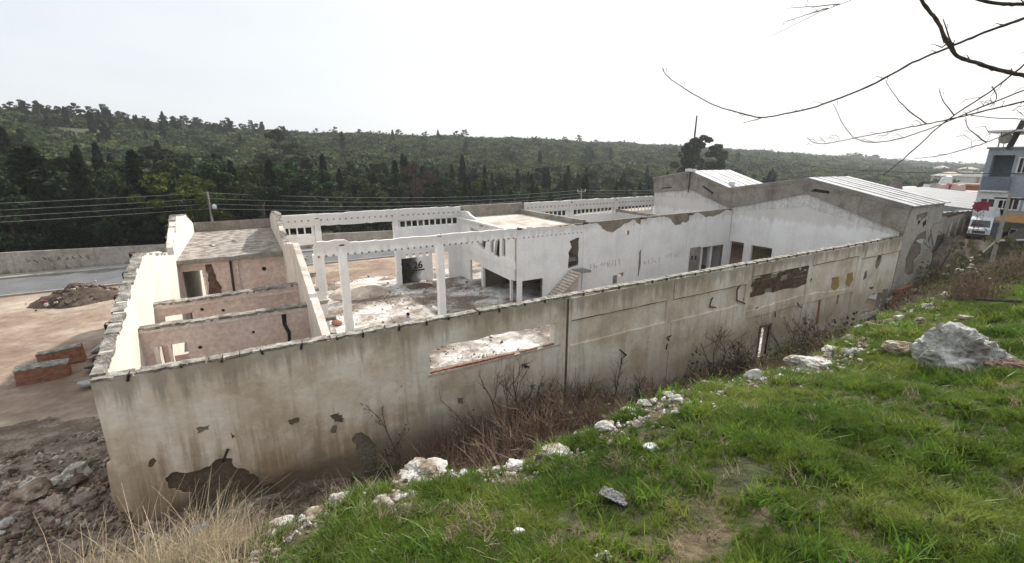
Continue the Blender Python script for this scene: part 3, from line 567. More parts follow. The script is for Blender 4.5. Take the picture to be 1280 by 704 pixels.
plate('grey_panel', rect(34.9, 36.3, FL, -7.75), [], 'Y', YM-.1, YM-.066, 'concrete', MW)
plate('round_hole', rect(35.1, 35.35, -8.9, -8.5), [], 'Y', YM-.11, YM-.101, 'soot', MW); plate('round_hole', rect(35.6, 35.85, -8.95, -8.55), [], 'Y', YM-.11, YM-.101, 'soot', MW)
for i, x in enumerate((36.9, 38.3)): build('opening_post', MB().box(x, x+.28, YM+.3, YM+.6, FL, -7.9), 'white_paint', MW)
build('added_room_wall', MB().box(35.5, 40.4, 31.0, 31.2, FL, -7.5), 'render_core', MW); build('added_room_roof', MB().box(35.5, 40.4, 27.72, 31.2, -7.49, -7.3), 'concrete', MW); build('added_room_side', MB().box(35.5, 35.7, 27.72, 30.99, FL, -7.5), 'render_core', MW)  # room box added behind the openings to keep them dark
plate('niche', rect(25.6, 26.05, -9.9, -9.2), [], 'Y', YM-.08, YM-.064, 'concrete', MW)
# illegible grey and pink scrawls, stroke by stroke
def scrawl(x0, z0, w_, h, n, m, parent, Y, seed):
    rs = random.Random(seed); mb = MB()
    for i in range(n):
        cx = x0+w_*(i+.5)/n; p = []
        for k in range(6): p.append(Vector((cx+rs.uniform(-.42, .42)*w_/n, Y, z0+h*rs.uniform(0, 1))))
        mb.tube(p, .022, 4)
    build('graffiti', mb, m, parent)
scrawl(23.0, -8.35, 2.1, .5, 6, 'graffiti_grey', MW, YM-.063, 1); scrawl(24.9, -8.5, 1.4, .7, 4, 'graffiti_grey', MW, YM-.063, 2); scrawl(29.0, -8.7, 2.0, .5, 5, 'graffiti_grey', MW, YM-.063, 3); scrawl(31.6, -8.4, 2.0, .5, 4, 'graffiti_grey', MW, YM-.063, 4)
# staircase up to the door in the middle wall
ST = empty('staircase', (20, 26.8, FL), None, None); ST.parent = FAC; ST.matrix_parent_inverse = WORLD[FAC.name].inverted()
for i in range(12):
    a = 18.75+i*.205; z = FL+.15+i*.17; build('step', MB().box(a, a+.23, YM-1.25, YM-.17, z-.12, z, .012), 'pale_plaster', ST)
build('stair_slab', MB().hexa([(18.7, YM-1.2, FL), (18.9, YM-1.2, FL), (18.9, YM-.17, FL), (18.7, YM-.17, FL)], [(21.1, YM-1.2, -8.3), (21.3, YM-1.2, -8.15), (21.3, YM-.17, -8.15), (21.1, YM-.17, -8.3)]), 'broken_concrete', ST)
plate('stair_side', [(18.75, FL), (21.4, FL), (21.9, FL), (21.9, -8.1), (21.2, -8.15), (20, -9.1)], [], 'Y', YM-.168, YM-.165, 'pale_plaster', ST)
build('landing', MB().box(21.2, 22.3, YM-1.2, YM-.17, -8.25, -8.1, .02), 'concrete', ST)
# back row right of the block
backframe(23.0, 40.3, [(23.2, 28.2, -6.3), (28.8, 34.2, -6.3), (34.8, 40.2, -6.3)])['label'] = 'white beam of the back row above the right windows'
for x in (28.5, 34.5): column(x, YB-.05, -4.1, .42)
plate('tie_beam', [(27.7, -5.35), (27.7, -5.1), (37, -5.0), (37, -5.3)], [], 'X', 34.4, 34.65, 'dark_concrete', FAC)

# ------------------------------------------------------------------ roofed hall at the far end
HALL = empty('gabled_hall', (43.5, 26, -10.2), 'roofed end hall with twin white gables under grey concrete bands', 'hall')
gt = [(13.7, -3.08), (20.9, -1.36), (27.95, -2.5), (32.6, -1.0), (37.55, -1.85)]          # top of the grey band
gb = [(13.9, -4.98), (20.85, -2.62), (27.8, -4.4), (32.45, -2.85), (37.4, -3.45)]         # its lower edge
gh = [rect(23.1, 25.1, FL-.3, -7.62), rect(25.85, 27.3, FL-.3, -7.55)]
GW = plate('gable_wall', [(13.9, -11.2), (37.4, -11.2), (37.4, -2.0)]+[(y, z-.12) for y, z in reversed(gt[1:-1])]+[(13.9, -3.2)], gh, 'X', X0+.02, X0+.3, 'white_paint', HALL)
plate('gable_wall', [(27.9, -11.2), (37.4, -11.2), (37.4, -5.3), (27.9, -5.4)], [], 'X', X0-.02, X0+.018, 'white_paint', HALL)
band = plate('gable_band', rag(gt, .5, .02, closed=False, seed=91)+rag(list(reversed(gb)), .5, .02, closed=False, seed=92), [[(19.1, -2.55), (19.2, -2.3), (20.3, -2.2), (20.6, -2.42)], [(29.6, -3.05), (30.9, -2.4), (31.0, -2.55), (29.7, -3.25)], [(34.9, -2.85), (36.3, -3.0), (36.3, -2.9), (34.9, -2.72)]], 'X', X0-.16, X0+.018, 'dark_concrete', HALL)
for q_ in ([(18.9, -2.65), (19.1, -2.2), (20.4, -2.1), (20.7, -2.5)], [(29.5, -3.05), (30.9, -2.3), (31.1, -2.55), (29.6, -3.3)], [(34.8, -2.9), (36.4, -3.05), (36.4, -2.85), (34.8, -2.65)]): plate('band_void', q_, [], 'X', X0+.0195, X0+.026, 'soot', HALL); plate('dark_slot', q_, [], 'X', X0-.03, X0-.02, 'soot', HALL)
plate('band_ledge', rag([(y, z-.02) for y, z in gt], .5, .01, closed=False, seed=3)+[(y, z-.28) for y, z in reversed(gt)], [], 'X', X0-.2, X0-.163, 'concrete', band)
# rain-streaked upper strip of the white gables
plate('streaked_strip', [(y, z+.02) for y, z in gb]+[(37.4, -4.0), (32.4, -3.75), (27.8, -4.75), (20.8, -3.75), (13.95, -5.35)], [], 'X', X0+.004, X0+.0195, 'streaked_white', HALL)
XE = 46.5
for a, b_, nm in (((13.55, -3.05), (20.9, -1.32), 0), ((20.9, -1.32), (27.95, -2.46), 1), ((27.95, -2.46), (32.6, -.96), 2), ((32.6, -.96), (37.7, -1.82), 3)):
    nsh = 6
    for i in range(nsh):
        x0, x1 = X0-.2+(XE+.25-X0+.2)*i/nsh, X0-.2+(XE+.25-X0+.2)*(i+1)/nsh-.004
        j = .012*(i % 2); build('roof_sheet', MB().hexa([(x0, a[0], a[1]-.06+j), (x1, a[0], a[1]-.06+j), (x1, b_[0], b_[1]-.06+j), (x0, b_[0], b_[1]-.06+j)], [(x0, a[0], a[1]+j), (x1, a[0], a[1]+j), (x1, b_[0], b_[1]+j), (x0, b_[0], b_[1]+j)]), 'roof_sheet', HALL)
        if i < nsh-1: build('roof_rib', MB().hexa([(x1-.03, a[0], a[1]+.02), (x1+.05, a[0], a[1]+.02), (x1+.05, b_[0], b_[1]+.02), (x1-.03, b_[0], b_[1]+.02)], [(x1-.01, a[0], a[1]+.05), (x1+.03, a[0], a[1]+.05), (x1+.03, b_[0], b_[1]+.05), (x1-.01, b_[0], b_[1]+.05)]), 'roof_sheet', HALL)
fo = rag([(X0-.03, -11.2), (XE, -11.2), (XE, -3.14), (X0-.03, -3.14)], .6, .01)
pp = wpt((1129, 340), (1131, 322), (1138, 306), (1146, 293), (1156, 288), (1156, 299), (1150, 304), (1149, 318), (1141, 326), (1140, 342), (1134, 344))
pp2 = wpt((1144, 269), (1158, 264), (1158, 270), (1152, 275), (1144, 276))
HF = plate('hall_front_wall', fo, [], 'Y', YF-.02, YF+.25, 'render_core', HALL)
HF['label'] = 'narrow grey outer wall with a long fallen patch of render'
plate('render_coat', rect(X0-.03, XE, -11.2, -3.16), [rag(pp, .2, .02, seed=4), rag(pp2, .3, .03, seed=5), blob(42.55, -4.3, .22, .3, 8, .2), blob(45.2, -5.75, .0001+.3, .35, 8, .2)], 'Y', YF-.07, YF-.022, 'coat_grey', HF)
plate('dark_hole', wpt((1152, 278), (1156, 274), (1156, 280), (1152, 284)), [], 'Y', YF-.082, YF-.072, 'soot', HF)
plate('dark_hole', wpt((1144, 301), (1153, 298), (1156, 300), (1150, 305)), [], 'Y', YF-.032, YF-.024, 'plastic_white', HF)
plate('side_wall', rect(14.2, 37.4, -11.2, -3.4), [], 'X', XE-.25, XE-.01, 'concrete', HALL)
build('rear_wall', MB().box(X0+.3, XE-.26, 37.1, 37.35, -11.2, -2.4), 'concrete', HALL)
build('hall_floor', MB().box(X0+.3, XE-.3, 14.2, 37, -10.6, -10.25), 'dark_concrete', HALL)
build('roof_vent', MB().box(41.2, 41.6, 28.3, 28.7, -2.4, -1.95, .02), 'plastic_white', HALL)
mast = empty('antenna_mast', (X0-.3, 32.6, -1), 'thin rusty antenna mast standing on the far gable peak', 'antenna')
build('mast_pole', MB().tube([(X0-.25, 32.6, -3.2), (X0-.25, 32.55, .2), (X0-.22, 32.5, 3.1)], [.055, .05, .035], 6), 'rust', mast)
build('mast_tip', MB().tube([(X0-.22, 32.5, 2.4), (X0-.18, 32.5, 4.4)], [.09, .07], 6), 'dark_metal', mast)
build('mast_foot', MB().box(X0-.55, X0+.2, 32.2, 33.0, -1.05, -.8, .04), 'plastic_white', mast)

# ------------------------------------------------------------------ boundary wall, yard things
BWALL = empty('boundary_wall', (-20, 61.2, -10.9), 'long stained concrete boundary wall beyond the road', 'wall')
for i in range(28):
    a = -110+i*6.0
    if a > 45: break
    zt = interp(a, [-110, -20, -8, 12, 24, 45], [-8.4, -8.45, -8.75, -8.95, -9.4, -9.6]); zn = interp(a+6, [-110, -20, -8, 12, 24, 45], [-8.4, -8.45, -8.75, -8.95, -9.4, -9.6])
    plate('wall_panel', [(a, -11.2), (a+5.98, -11.2), (a+5.98, zn), (a, zt)], [], 'Y', 61+.0, 61.3, 'stone_wall', BWALL)
for i in range(9): build('graffiti', MB().tube([Vector((-19+i*.55+random.uniform(-.2, .2), 60.99, -9.4+random.uniform(-.25, .25))) for _ in range(4)], .03, 4), 'brick_brown', BWALL)
def chunk_meshes(nm, m, n, sub=2, **k): return [rock_mesh(nm, m, sub, seed=i+3, **k) for i in range(n)]
CH = chunk_meshes('rubble_chunk', 'stone_mix', 6, 2, amp=.35, crisp=True)
CHW = chunk_meshes('white_chunk', 'limestone', 4, 2, amp=.35, crisp=True)
def stuff_chunks(name, pts, sizes, meshes):
    k = len(pts); return scatter(name, pts, rng.uniform(0, 6.28, (k, 3)), np.asarray(sizes)[:, None]*rng.uniform(.6, 1.3, (k, 3)), rng.integers(0, len(meshes), k), meshes)
# heap of dark soil in the yard
hp = MB(); hx, hy = -12.3, 47.6; nn = 34
hp.v = []; 
for j in range(nn):
    for i in range(nn):
        u, v = i/(nn-1)*2-1, j/(nn-1)*2-1; x, y = hx+u*2.9, hy+v*2.4; d = math.hypot(u*(1+.25*math.sin(v*5)), v)
        hp.v.append((x, y, -10.82+1.35*max(0, 1-d**1.3)*(1+.45*noise.noise(Vector((x*.9, y*.9, 2))))+.16*noise.noise(Vector((x*3, y*3, 0)))-(.4 if d > 1 else 0)))
hp.f = [(j*nn+i, j*nn+i+1, (j+1)*nn+i+1, (j+1)*nn+i) for j in range(nn-1) for i in range(nn-1)]
o = build('soil_heap', hp, 'dark_soil', smooth=True); tag(o, 'heap of dark brown soil and rubble beside the road', 'soil heap')
P_ = []; S_ = []
for i in range(170):
    u, v = rng.normal(0, .45, 2); x, y = hx+u*2.9, hy+v*2.4; d = math.hypot(u, v); P_.append((x, y, -10.75+1.25*max(0, 1-d**1.3))); S_.append(rng.uniform(.05, .22))
stuff_chunks('heap_stones', P_, np.array(S_)*.8, chunk_meshes('soil_clod', 'dark_soil', 3, 2, amp=.35)+CH[:1])
tag(build('white_board', MB().box(-.9, .9, -.06, .06, -.06, .06, .03), 'pale_plaster', loc=(-12.4, 48.6, -9.75), rot=(0, -.2, .1)), 'pale plank lying on top of the soil heap', 'plank')
tag(build('red_rag', MB().box(-.15, .15, -.1, .1, 0, .15, .06), 'cloth_red', loc=(-14.2, 46.4, -10.4)), 'small red and white rag at the foot of the soil heap', 'rag')
# two toppled brick wall blocks
def brick_block(label, loc, rot, l, h, th):
    e_ = empty('brick_block', loc, label, 'wall fragment', None, rot)
    core = MB().box(-l/2+.01, l/2-.01, -th/2+.01, th/2-.01, 0, h-.01).mesh('mortar_core', 'brick_red'); lchild('mortar_core', core, e_)
    b_ = [MB().box(-.2, .2, -.012, th+.012, -.085, .085, .008).mesh('brick', 'brick_red') for _ in range(3)]
    rows = int(h/.19)
    for r_ in range(rows):
        k = int(l/.42)
        for c in range(k+1):
            x = -l/2+.2+c*.42+(-.2 if r_ % 2 else 0)
            if x > l/2-.15 or x < -l/2+.15 or random.random() < .12: continue
            lchild('brick', random.choice(b_), e_, (x, -th/2+random.uniform(-.012, .02), .1+r_*.19), (random.uniform(-.03, .03), random.uniform(-.02, .02), random.uniform(-.04, .04)))
    lchild('mortar_cap', MB().box(-l/2, l/2, -th/2-.02, th/2+.02, h-.02, h+.05, .02).mesh('mortar_cap', 'broken_concrete'), e_)
    return e_
brick_block('front orange brick wall block lying in the yard by the ruin corner', (-10.0, 30.3, -10.8), (.04, .05, .10), 1.95, .8, .7)
brick_block('rear dark brick wall block standing behind the orange one', (-9.75, 32.3, -10.8), (-.05, -.06, .14), 1.8, .85, .7)
for i, (x, y, s, m) in enumerate(((-7.7, 27.9, .5, 'roof_sheet'), (-8.1, 30.2, .5, 'concrete'), (-8.3, 31.8, .45, 'broken_concrete'), (-8.5, 33.4, .5, 'roof_sheet'))):
    tag(build('broken_slab', plate_mb(rag(blob(0, 0, s, s*.6, 7, .2, i), .2, .02), [], 'Z', -.05, .05), m, loc=(x, y, -10.5), rot=(random.uniform(-.4, .4), random.uniform(.1, .5), i*1.3)), ['small white slab nearest the ruin corner', 'pale sheet leaning by the orange brick block', 'grey slab between the brick blocks and the wall', 'white slab at the end of the dark brick block'][i], 'slab')
def rub_z(x, y): return ground_z(x, y)+.05-.5*sm((y-26.5+3.0*fbm(x, y, .25, 6))/5)-.3*sm((-24-x)/5)+.05*fbm(x, y, 2.2, 8)+.2*max(0, fbm(x, y, .8, 3))
grid('rubble_slope', list(np.linspace(-3.86, 4, 60)), list(np.linspace(6.5, 13.88, 50)), lambda x, y: rub_z(x, y)-.3*sm((8.5-y)/2)-.25*sm((x-1)/3), 'rubble_earth')
grid('rubble_ground', list(np.linspace(-34, -3.86, 110)), list(np.linspace(8.5, 33, 100)), lambda x, y: ground_z(x, y)+.05-.5*sm((y-23.5+2.5*fbm(x, y, .25, 6))/5)-.3*sm((-24-x)/5)+.05*fbm(x, y, 2.2, 8)+.12*max(0, fbm(x, y, .8, 3)), 'rubble_earth')
# rubble between the yard and the foot of the front wall
P_ = []; S_ = []
for i in range(10500):
    x = rng.uniform(-17, -3.9) if i % 8 else rng.uniform(-4, 2); y = rng.uniform(9.5, 22.5 if x < -3.9 else 13.6); q = (y-23)/6
    if y > 18.5+2*fbm(x, y, .3, 4) and rng.random() < .8: continue
    s = rng.uniform(.02, .09)*(1.9 if rng.random() < .15 else 1); P_.append((x, y, rub_z(x, y)+s*.25)); S_.append(s*1.05)
stuff_chunks('rubble', P_, S_, CH)
P_ = []; S_ = []
for i in range(420):
    x = rng.uniform(-16, -4.2); y = rng.uniform(14, 21.5); s = rng.uniform(.03, .10); P_.append((x, y, rub_z(x, y)+s*.3)); S_.append(s)
stuff_chunks('pale_rubble', P_, S_, CHW)
for i, (a, b_, s, m, lb) in enumerate([(88, 598, .5, 0, 'white broken plaster slab on top of the rubble'), (45, 628, .45, 1, 'large reddish block in the rubble at the left edge'), (70, 640, .34, 1, 'brown block just right of the reddish one'), (118, 575, .3, 1, 'dark boulder against the foot of the ruin corner'), (100, 612, .33, 1, 'brown stone below the white plaster slab'), (20, 640, .3, 1, 'stone at the far left of the rubble'), (62, 610, .24, 0, 'pale stone left of the white plaster slab'), (12, 665, .25, 2, 'grey green stone near the bottom left corner'), (40, 605, .26, 0, 'pale stone at the upper edge of the rubble'), (108, 640, .3, 1, 'brown stone beside the peeled wall foot')]):
    p = px(a, b_, 'Z', -9.9); z = rub_z(p.x, p.y)+.05; link_o = link('rubble_block', rock_mesh('rubble_block', ('limestone', 'stone_mix', 'rock_grey')[m], 3, seed=40+i, amp=.35, flat=.55, crisp=True), None, (p.x, p.y, z+s*.15), (0, 0, i), s); tag(link_o, lb, 'rubble block')
# debris inside the hall
P_ = []; S_ = []; Pw = []; Sw = []
for i in range(1500):
    x = rng.uniform(1.9, 16); y = rng.uniform(15, 41); n_ = fbm(x, y, .25, 5)
    if n_ < -.05 and rng.random() < .75: continue
    s = rng.uniform(.02, .09)*(2 if rng.random() < .06 else 1); (P_ if i % 3 else Pw).append((x, y, FL+s*.3)); (S_ if i % 3 else Sw).append(s)
stuff_chunks('floor_rubble', P_, S_, CH); stuff_chunks('plaster_crumbs', Pw, Sw, CHW)
def mound(name, cx, cy, rx, ry, h, m, label, z0, cat, seed=0):
    k = 30; mb = MB()
    for j in range(k):
        for i in range(k):
            u, v = i/(k-1)*2-1, j/(k-1)*2-1; x, y = cx+u*rx, cy+v*ry; d = math.hypot(u, v)
            mb.v.append((x, y, z0-.05+h*max(0, 1-d**2)**.6*(1+.5*noise.noise(Vector((x*.7+seed, y*.7, seed))))+.07*noise.noise(Vector((x*3, y*3, seed)))-(.3 if d > .98 else 0)))
    mb.f = [(j*k+i, j*k+i+1, (j+1)*k+i+1, (j+1)*k+i) for j in range(k-1) for i in range(k-1)]
    return tag(build(name, mb, m, smooth=True), label, cat)
mound('debris_mound', 7.0, 36.2, 2.3, 1.9, .75, 'roof_pale', 'pale sandy mound on the floor behind the first white column', FL, 'mound')
mound('debris_mound', 10.4, 39.8, 2.6, 1.2, .4, 'earth', 'low earth mound just outside the back row of columns', FL-.3, 'mound', 3)
mound('ash_heap', 11.8, 35.6, 1.1, .7, .35, 'dark_soil', 'dark ash heap in front of the graffiti wall', FL, 'ash heap', 5)
P_ = [(XP+.5+abs(rng.normal(0, .7)), rng.uniform(15, 29), FL+.1+rng.uniform(0, .2)) for _ in range(240)]; stuff_chunks('wall_foot_rubble', P_, rng.uniform(.05, .22, 240), CHW+CH[:2])
for i, (x, y, s) in enumerate(((3.3, 27.0, .28), (4.1, 29.5, .3), (12.3, 36.4, .3), (2.9, 24.5, .25))):
    tag(link('fallen_block', rock_mesh('fallen_block', 'limestone' if i != 1 else 'brick_red', 2, seed=i+60, amp=.2, flat=.7, crisp=True), None, (x, y, FL+s*.4), (0, 0, i*2), (s*1.4, s, s)), ['white block near the stub column', 'reddish block at the foot of the stub column', 'white block under the black graffiti', 'white block beside the partition wall'][i], 'block')

# ------------------------------------------------------------------ person in the hall
def person(loc, rz):
    root = empty('person', loc, 'person in a pale blue shirt and dark trousers standing in the open hall', 'person', None, (0, 0, rz))
    J = {'pelvis': (0, 0, .95, .15), 'belly': (0, 0, 1.1, .15), 'chest': (0, -.01, 1.32, .17), 'neck0': (0, 0, 1.46, .075), 'neck': (0, .01, 1.53, .058), 'head': (0, .02, 1.62, .088), 'crown': (0, .02, 1.70, .078),
         'sl': (-.17, 0, 1.42, .065), 'el': (-.24, .02, 1.14, .045), 'wl': (-.2, .12, .92, .03), 'hl': (-.19, .17, .84, .035), 'sr': (.17, 0, 1.42, .065), 'er': (.25, .02, 1.14, .045), 'wr': (.2, .14, .95, .03), 'hr': (.18, .19, .88, .035),
         'hipl': (-.095, 0, .88, .10), 'kl': (-.11, .01, .48, .062), 'al': (-.12, -.02, .08, .042), 'tl': (-.13, .14, .035, .038), 'hipr': (.095, 0, .88, .10), 'kr': (.11, .03, .48, .062), 'ar': (.12, 0, .08, .042), 'tr': (.13, .16, .035, .038)}
    E_ = [('pelvis', 'belly'), ('belly', 'chest'), ('chest', 'neck0'), ('neck0', 'neck'), ('neck', 'head'), ('head', 'crown'), ('chest', 'sl'), ('sl', 'el'), ('el', 'wl'), ('wl', 'hl'), ('chest', 'sr'), ('sr', 'er'), ('er', 'wr'), ('wr', 'hr'), ('pelvis', 'hipl'), ('hipl', 'kl'), ('kl', 'al'), ('al', 'tl'), ('pelvis', 'hipr'), ('hipr', 'kr'), ('kr', 'ar'), ('ar', 'tr')]
    for s_, h_ in ((-1, 'hl'), (1, 'hr')):
        hx_, hy_, hz_, _ = J[h_]
        for f_ in range(5):
            k1, k2 = f'{h_}{f_}a', f'{h_}{f_}b'; dx = (f_-1.5)*.018 if f_ < 4 else -s_*.035; L_ = (.045, .05, .046, .036, .03)[f_]
            J[k1] = (hx_+dx, hy_+L_*.6, hz_-L_*.6, .009); J[k2] = (hx_+dx*1.1, hy_+L_*.9, hz_-L_*1.2, .008); E_ += [(h_, k1), (k1, k2)]
    def skin(name, keys, edges, m, grow=0, sub=2):
        ks = list(keys); me = bpy.data.meshes.new(name); me.from_pydata([J[k][:3] for k in ks], [(ks.index(a), ks.index(b_)) for a, b_ in edges], [])
        o = bpy.data.objects.new(name, me); C.objects.link(o); md = o.modifiers.new('s', 'SKIN'); md.use_smooth_shade = True
        for i, k in enumerate(ks): me.skin_vertices[0].data[i].radius = (J[k][3]+grow,)*2
        me.skin_vertices[0].data[0].use_root = True; md2 = o.modifiers.new('u', 'SUBSURF'); md2.levels = md2.render_levels = sub
        bpy.context.view_layer.update(); ev = o.evaluated_get(bpy.context.evaluated_depsgraph_get()); nm_ = bpy.data.meshes.new_from_object(ev); bpy.data.objects.remove(o)
        nm_.materials.clear(); nm_.materials.append(MATS[m]); nm_.name = name; lchild(name, nm_, root)
    skin('body', J.keys(), E_, 'skin')
    def sub(ks): return [e_ for e_ in E_ if e_[0] in ks and e_[1] in ks]
    a = ['pelvis', 'belly', 'chest', 'neck0', 'sl', 'el', 'sr', 'er']; skin('shirt', a, sub(a), 'shirt', .018)
    a = ['pelvis', 'hipl', 'kl', 'al', 'hipr', 'kr', 'ar']; skin('trousers', a, sub(a), 'trousers', .02)
    h_ = rock_mesh('hair', 'hair', 3, seed=2, amp=.06, flat=1); h_.transform(Matrix.Translation((0, -.012, 1.70))@Matrix.Diagonal((.094, .108, .10, 1))); lchild('hair', h_, root)
    nose = MB().hexa([(-.012, .10, 1.60), (.012, .10, 1.60), (.012, .125, 1.60), (-.012, .125, 1.60)], [(-.006, .10, 1.65), (.006, .10, 1.65), (.006, .108, 1.65), (-.006, .108, 1.65)]); lchild('nose', nose.mesh('nose', 'skin'), root)
    for s_ in (-1, 1):
        e_ = rock_mesh('eye', 'dark_metal', 1, amp=0, flat=1); e_.transform(Matrix.Translation((s_*.032, .10, 1.645))@Matrix.Diagonal((.011, .006, .007, 1))); lchild('eye', e_, root)
        e_ = rock_mesh('ear', 'skin', 2, amp=.05, flat=1); e_.transform(Matrix.Translation((s_*.088, .01, 1.63))@Matrix.Diagonal((.012, .02, .03, 1))); lchild('ear', e_, root)
    lchild('mouth', MB().box(-.022, .022, .098, .106, 1.575, 1.582).mesh('mouth', 'brick_red'), root)
person((7.25, 24.4, FL), R(20))

# ------------------------------------------------------------------ trees
def leaf_tree(kind, h, seed):
    """crown and trunk meshes, base at the origin"""
    rs = np.random.default_rng(seed); tr = MB()
    if kind == 'cypress':
        n = 2600; t = rs.uniform(.04, 1, n)**.85; rad = .135*h*np.sin(np.pi*np.clip(t*.93+.07, 0, 1))**.6*(1-t*.45)
        a = rs.uniform(0, 6.28, n); lump = 1+.22*np.sin(a*3+t*19+seed)+.15*np.sin(a*5-t*31); rr = rad*lump*np.sqrt(rs.uniform(.45, 1, n))
        cen = np.stack([rr*np.cos(a), rr*np.sin(a), t*h], 1); cr = quads_mesh('crown', 'leaf_cypress', cen, .028*h, rs=rs, asp=1.6)
        tr.tube([(0, 0, -.4), (0, 0, h*.4), (0, 0, h*.8)], [.022*h, .014*h, .005*h], 6)
    else:
        K = {'pine': 34, 'broad': 30, 'yellow': 30, 'brown': 26, 'flat': 24}[kind]; cs_ = []; base = {'pine': .28, 'broad': .18, 'yellow': .15, 'brown': .2, 'flat': .3}[kind]
        W_ = {'pine': .27, 'broad': .38, 'yellow': .40, 'brown': .36, 'flat': .34}[kind]*h
        lean = rs.normal(0, .04, 2)*h; tips = []
        for i in range(K):
            t = rs.uniform(0, 1)
            prof = {'pine': (1-t*.75)*(.6+.4*rs.random()), 'broad': math.sin(math.pi*(.18+.8*t))**.6, 'yellow': math.sin(math.pi*(.15+.8*t))**.6, 'brown': math.sin(math.pi*(.2+.75*t))**.7, 'flat': (1-abs(t-.35)*.8)}[kind]
            a = i*2.4+rs.uniform(-.5, .5); r_ = W_*prof*rs.uniform(.35, 1.0); z = h*(base+(1-base-.06)*t)
            c = np.array([r_*math.cos(a)+lean[0]*t, r_*math.sin(a)+lean[1]*t, z]); tips.append(c); s = h*rs.uniform(.055, .105)
            n = 150; p = rs.normal(size=(n, 3)); p /= np.linalg.norm(p, axis=1)[:, None]; p *= (rs.uniform(.5, 1.05, n)**.5)[:, None]; p[:, 2] *= .65
            cs_.append(c+p*s)
        cen = np.concatenate(cs_); mm = {'pine': 'leaf_pine', 'broad': 'leaf_pine', 'yellow': 'leaf_yellow', 'brown': 'leaf_brown', 'flat': 'leaf_pine'}[kind]
        cr = quads_mesh('crown', mm, cen, .0175*h*(.6 if kind == 'brown' else 1), rs=rs, asp=.8)
        tr.tube([(0, 0, -.5), (lean[0]*.3, lean[1]*.3, h*.35), (lean[0]*.7, lean[1]*.7, h*.7), (lean[0], lean[1], h*.93)], [.026*h, .019*h, .011*h, .003*h], 7)
        for c in tips[::2]:
            z0 = max(h*.12, c[2]-h*.14); q = z0/h; tr.tube([(lean[0]*q, lean[1]*q, z0), (c[0]*.55, c[1]*.55, (z0+c[2])/2+.01*h), tuple(c)], [.009*h, .006*h, .002*h], 4)
    return cr, tr.mesh('trunk', 'trunk')
LIB = {}
for kind, hs in (('cypress', (9, 10, 11, 9.5, 10.5)), ('pine', (10, 11, 9, 10.5, 9.5)), ('broad', (9, 8, 10, 8.5, 9.5)), ('yellow', (9,)), ('brown', (9,)), ('flat', (8, 7))):
    LIB[kind] = [(h, leaf_tree(kind, h, 11*i+hash(kind[0])*0+len(kind)*7)) for i, h in enumerate(hs)]
def tree(kind, x, y, z, h, label, group=None, wide=1., cat='tree'):
    hh, (cr, tk) = random.choice(LIB[kind]); s = h/hh
    e_ = empty({'cypress': 'cypress_tree', 'pine': 'pine_tree', 'flat': 'pine_tree'}.get(kind, 'leafy_tree'), (x, y, z), label, cat, group, (0, 0, random.uniform(0, 6.28)))
    e_.scale = (s*wide, s*wide, s); lchild('crown', cr, e_); lchild('trunk', tk, e_); return e_
def base_z(x, y): return hill_z(math.degrees(math.atan2(x, y)), math.hypot(x, y))
GL = {'cypress': ('narrow dark cypress in the tree belt beyond the boundary wall', 'cypresses beyond the boundary wall'), 'pine': ('dark pine in the tree belt beyond the boundary wall', 'pines beyond the boundary wall'), 'broad': ('dark bushy tree in the tree belt beyond the boundary wall', 'bushy trees beyond the boundary wall')}
used = []
def zone(x, y):
    d = Vector((x, y, -6)); u = 640+FPX*d.dot(rt)/d.dot(fw)
    for lim, t in ((160, 'beyond the yard at the left'), (262, 'near the lamp pole'), (360, 'behind the left flat roof'), (575, 'behind the left window strip'), (652, 'behind the pale flat roof'), (818, 'behind the right window strip'), (9999, 'behind the gabled hall')):
        if u < lim: return t
def size_word(h, a, b_): return 'tall' if h > b_ else 'low' if h < a else 'middling'
def free(x, y, d):
    if any((x-a)**2+(y-b_)**2 < d*d for a, b_ in used): return False
    used.append((x, y)); return True
n_ = 0
for it in range(4000):
    if n_ >= 240: break
    az = random.uniform(-21, 60); y = random.uniform(64, 112); x = y*math.tan(R(az))
    if not free(x, y, 2.4 if y < 80 else 3.4): continue
    left = sm((22-az)/30); kind = random.choices(['cypress', 'pine', 'broad'], [4+2*(az > 15), 3, 4])[0]
    h = random.uniform(.62, 1.15)*(8.4+2.3*left)*(1.0 if kind != 'cypress' else 1.1)
    if az > 25: h *= .82
    z = base_z(x, y); tree(kind, x, y, z, h, f"{size_word(h, 8, 10.3)} {GL[kind][0].split(' in the')[0]} beyond the boundary wall, {zone(x, y)}", GL[kind][1], wide=random.uniform(.55, .85) if kind == 'cypress' else random.uniform(.95, 1.5)); n_ += 1
def at(xp, yp, Y): p = px(xp, yp, 'Y', Y); return p
for xp, yt, Y, kind, lb, wd in ((215, 210, 66, 'yellow', 'round yellow green tree behind the lamp pole', 1.15), (240, 232, 65, 'yellow', 'small yellow green tree right behind the pole', 1.0), (515, 200, 78, 'brown', 'bare brownish tree in the middle of the tree belt', 1.1), (536, 212, 76, 'brown', 'smaller bare reddish tree beside the brown one', 1.), (385, 196, 74, 'broad', 'broad dark green tree behind the left window strip', 1.35), (345, 205, 72, 'broad', 'broad dark tree left of the big green one', 1.2), (590, 222, 74, 'yellow', 'light green bushy tree above the pale flat roof', 1.), (765, 228, 80, 'yellow', 'light green tree behind the right window strip', 1.1), (30, 186, 70, 'cypress', 'tallest dark cypress at the left edge', 1.7), (345, 160, 150, 'broad', 'dark round tree on the slope behind the left roof', 1.1)):
    p = at(xp, yt, Y); z = base_z(p.x, p.y); z = max(z, -11.6); tree(kind, p.x, p.y, z, p.z-z, lb, None, wd)
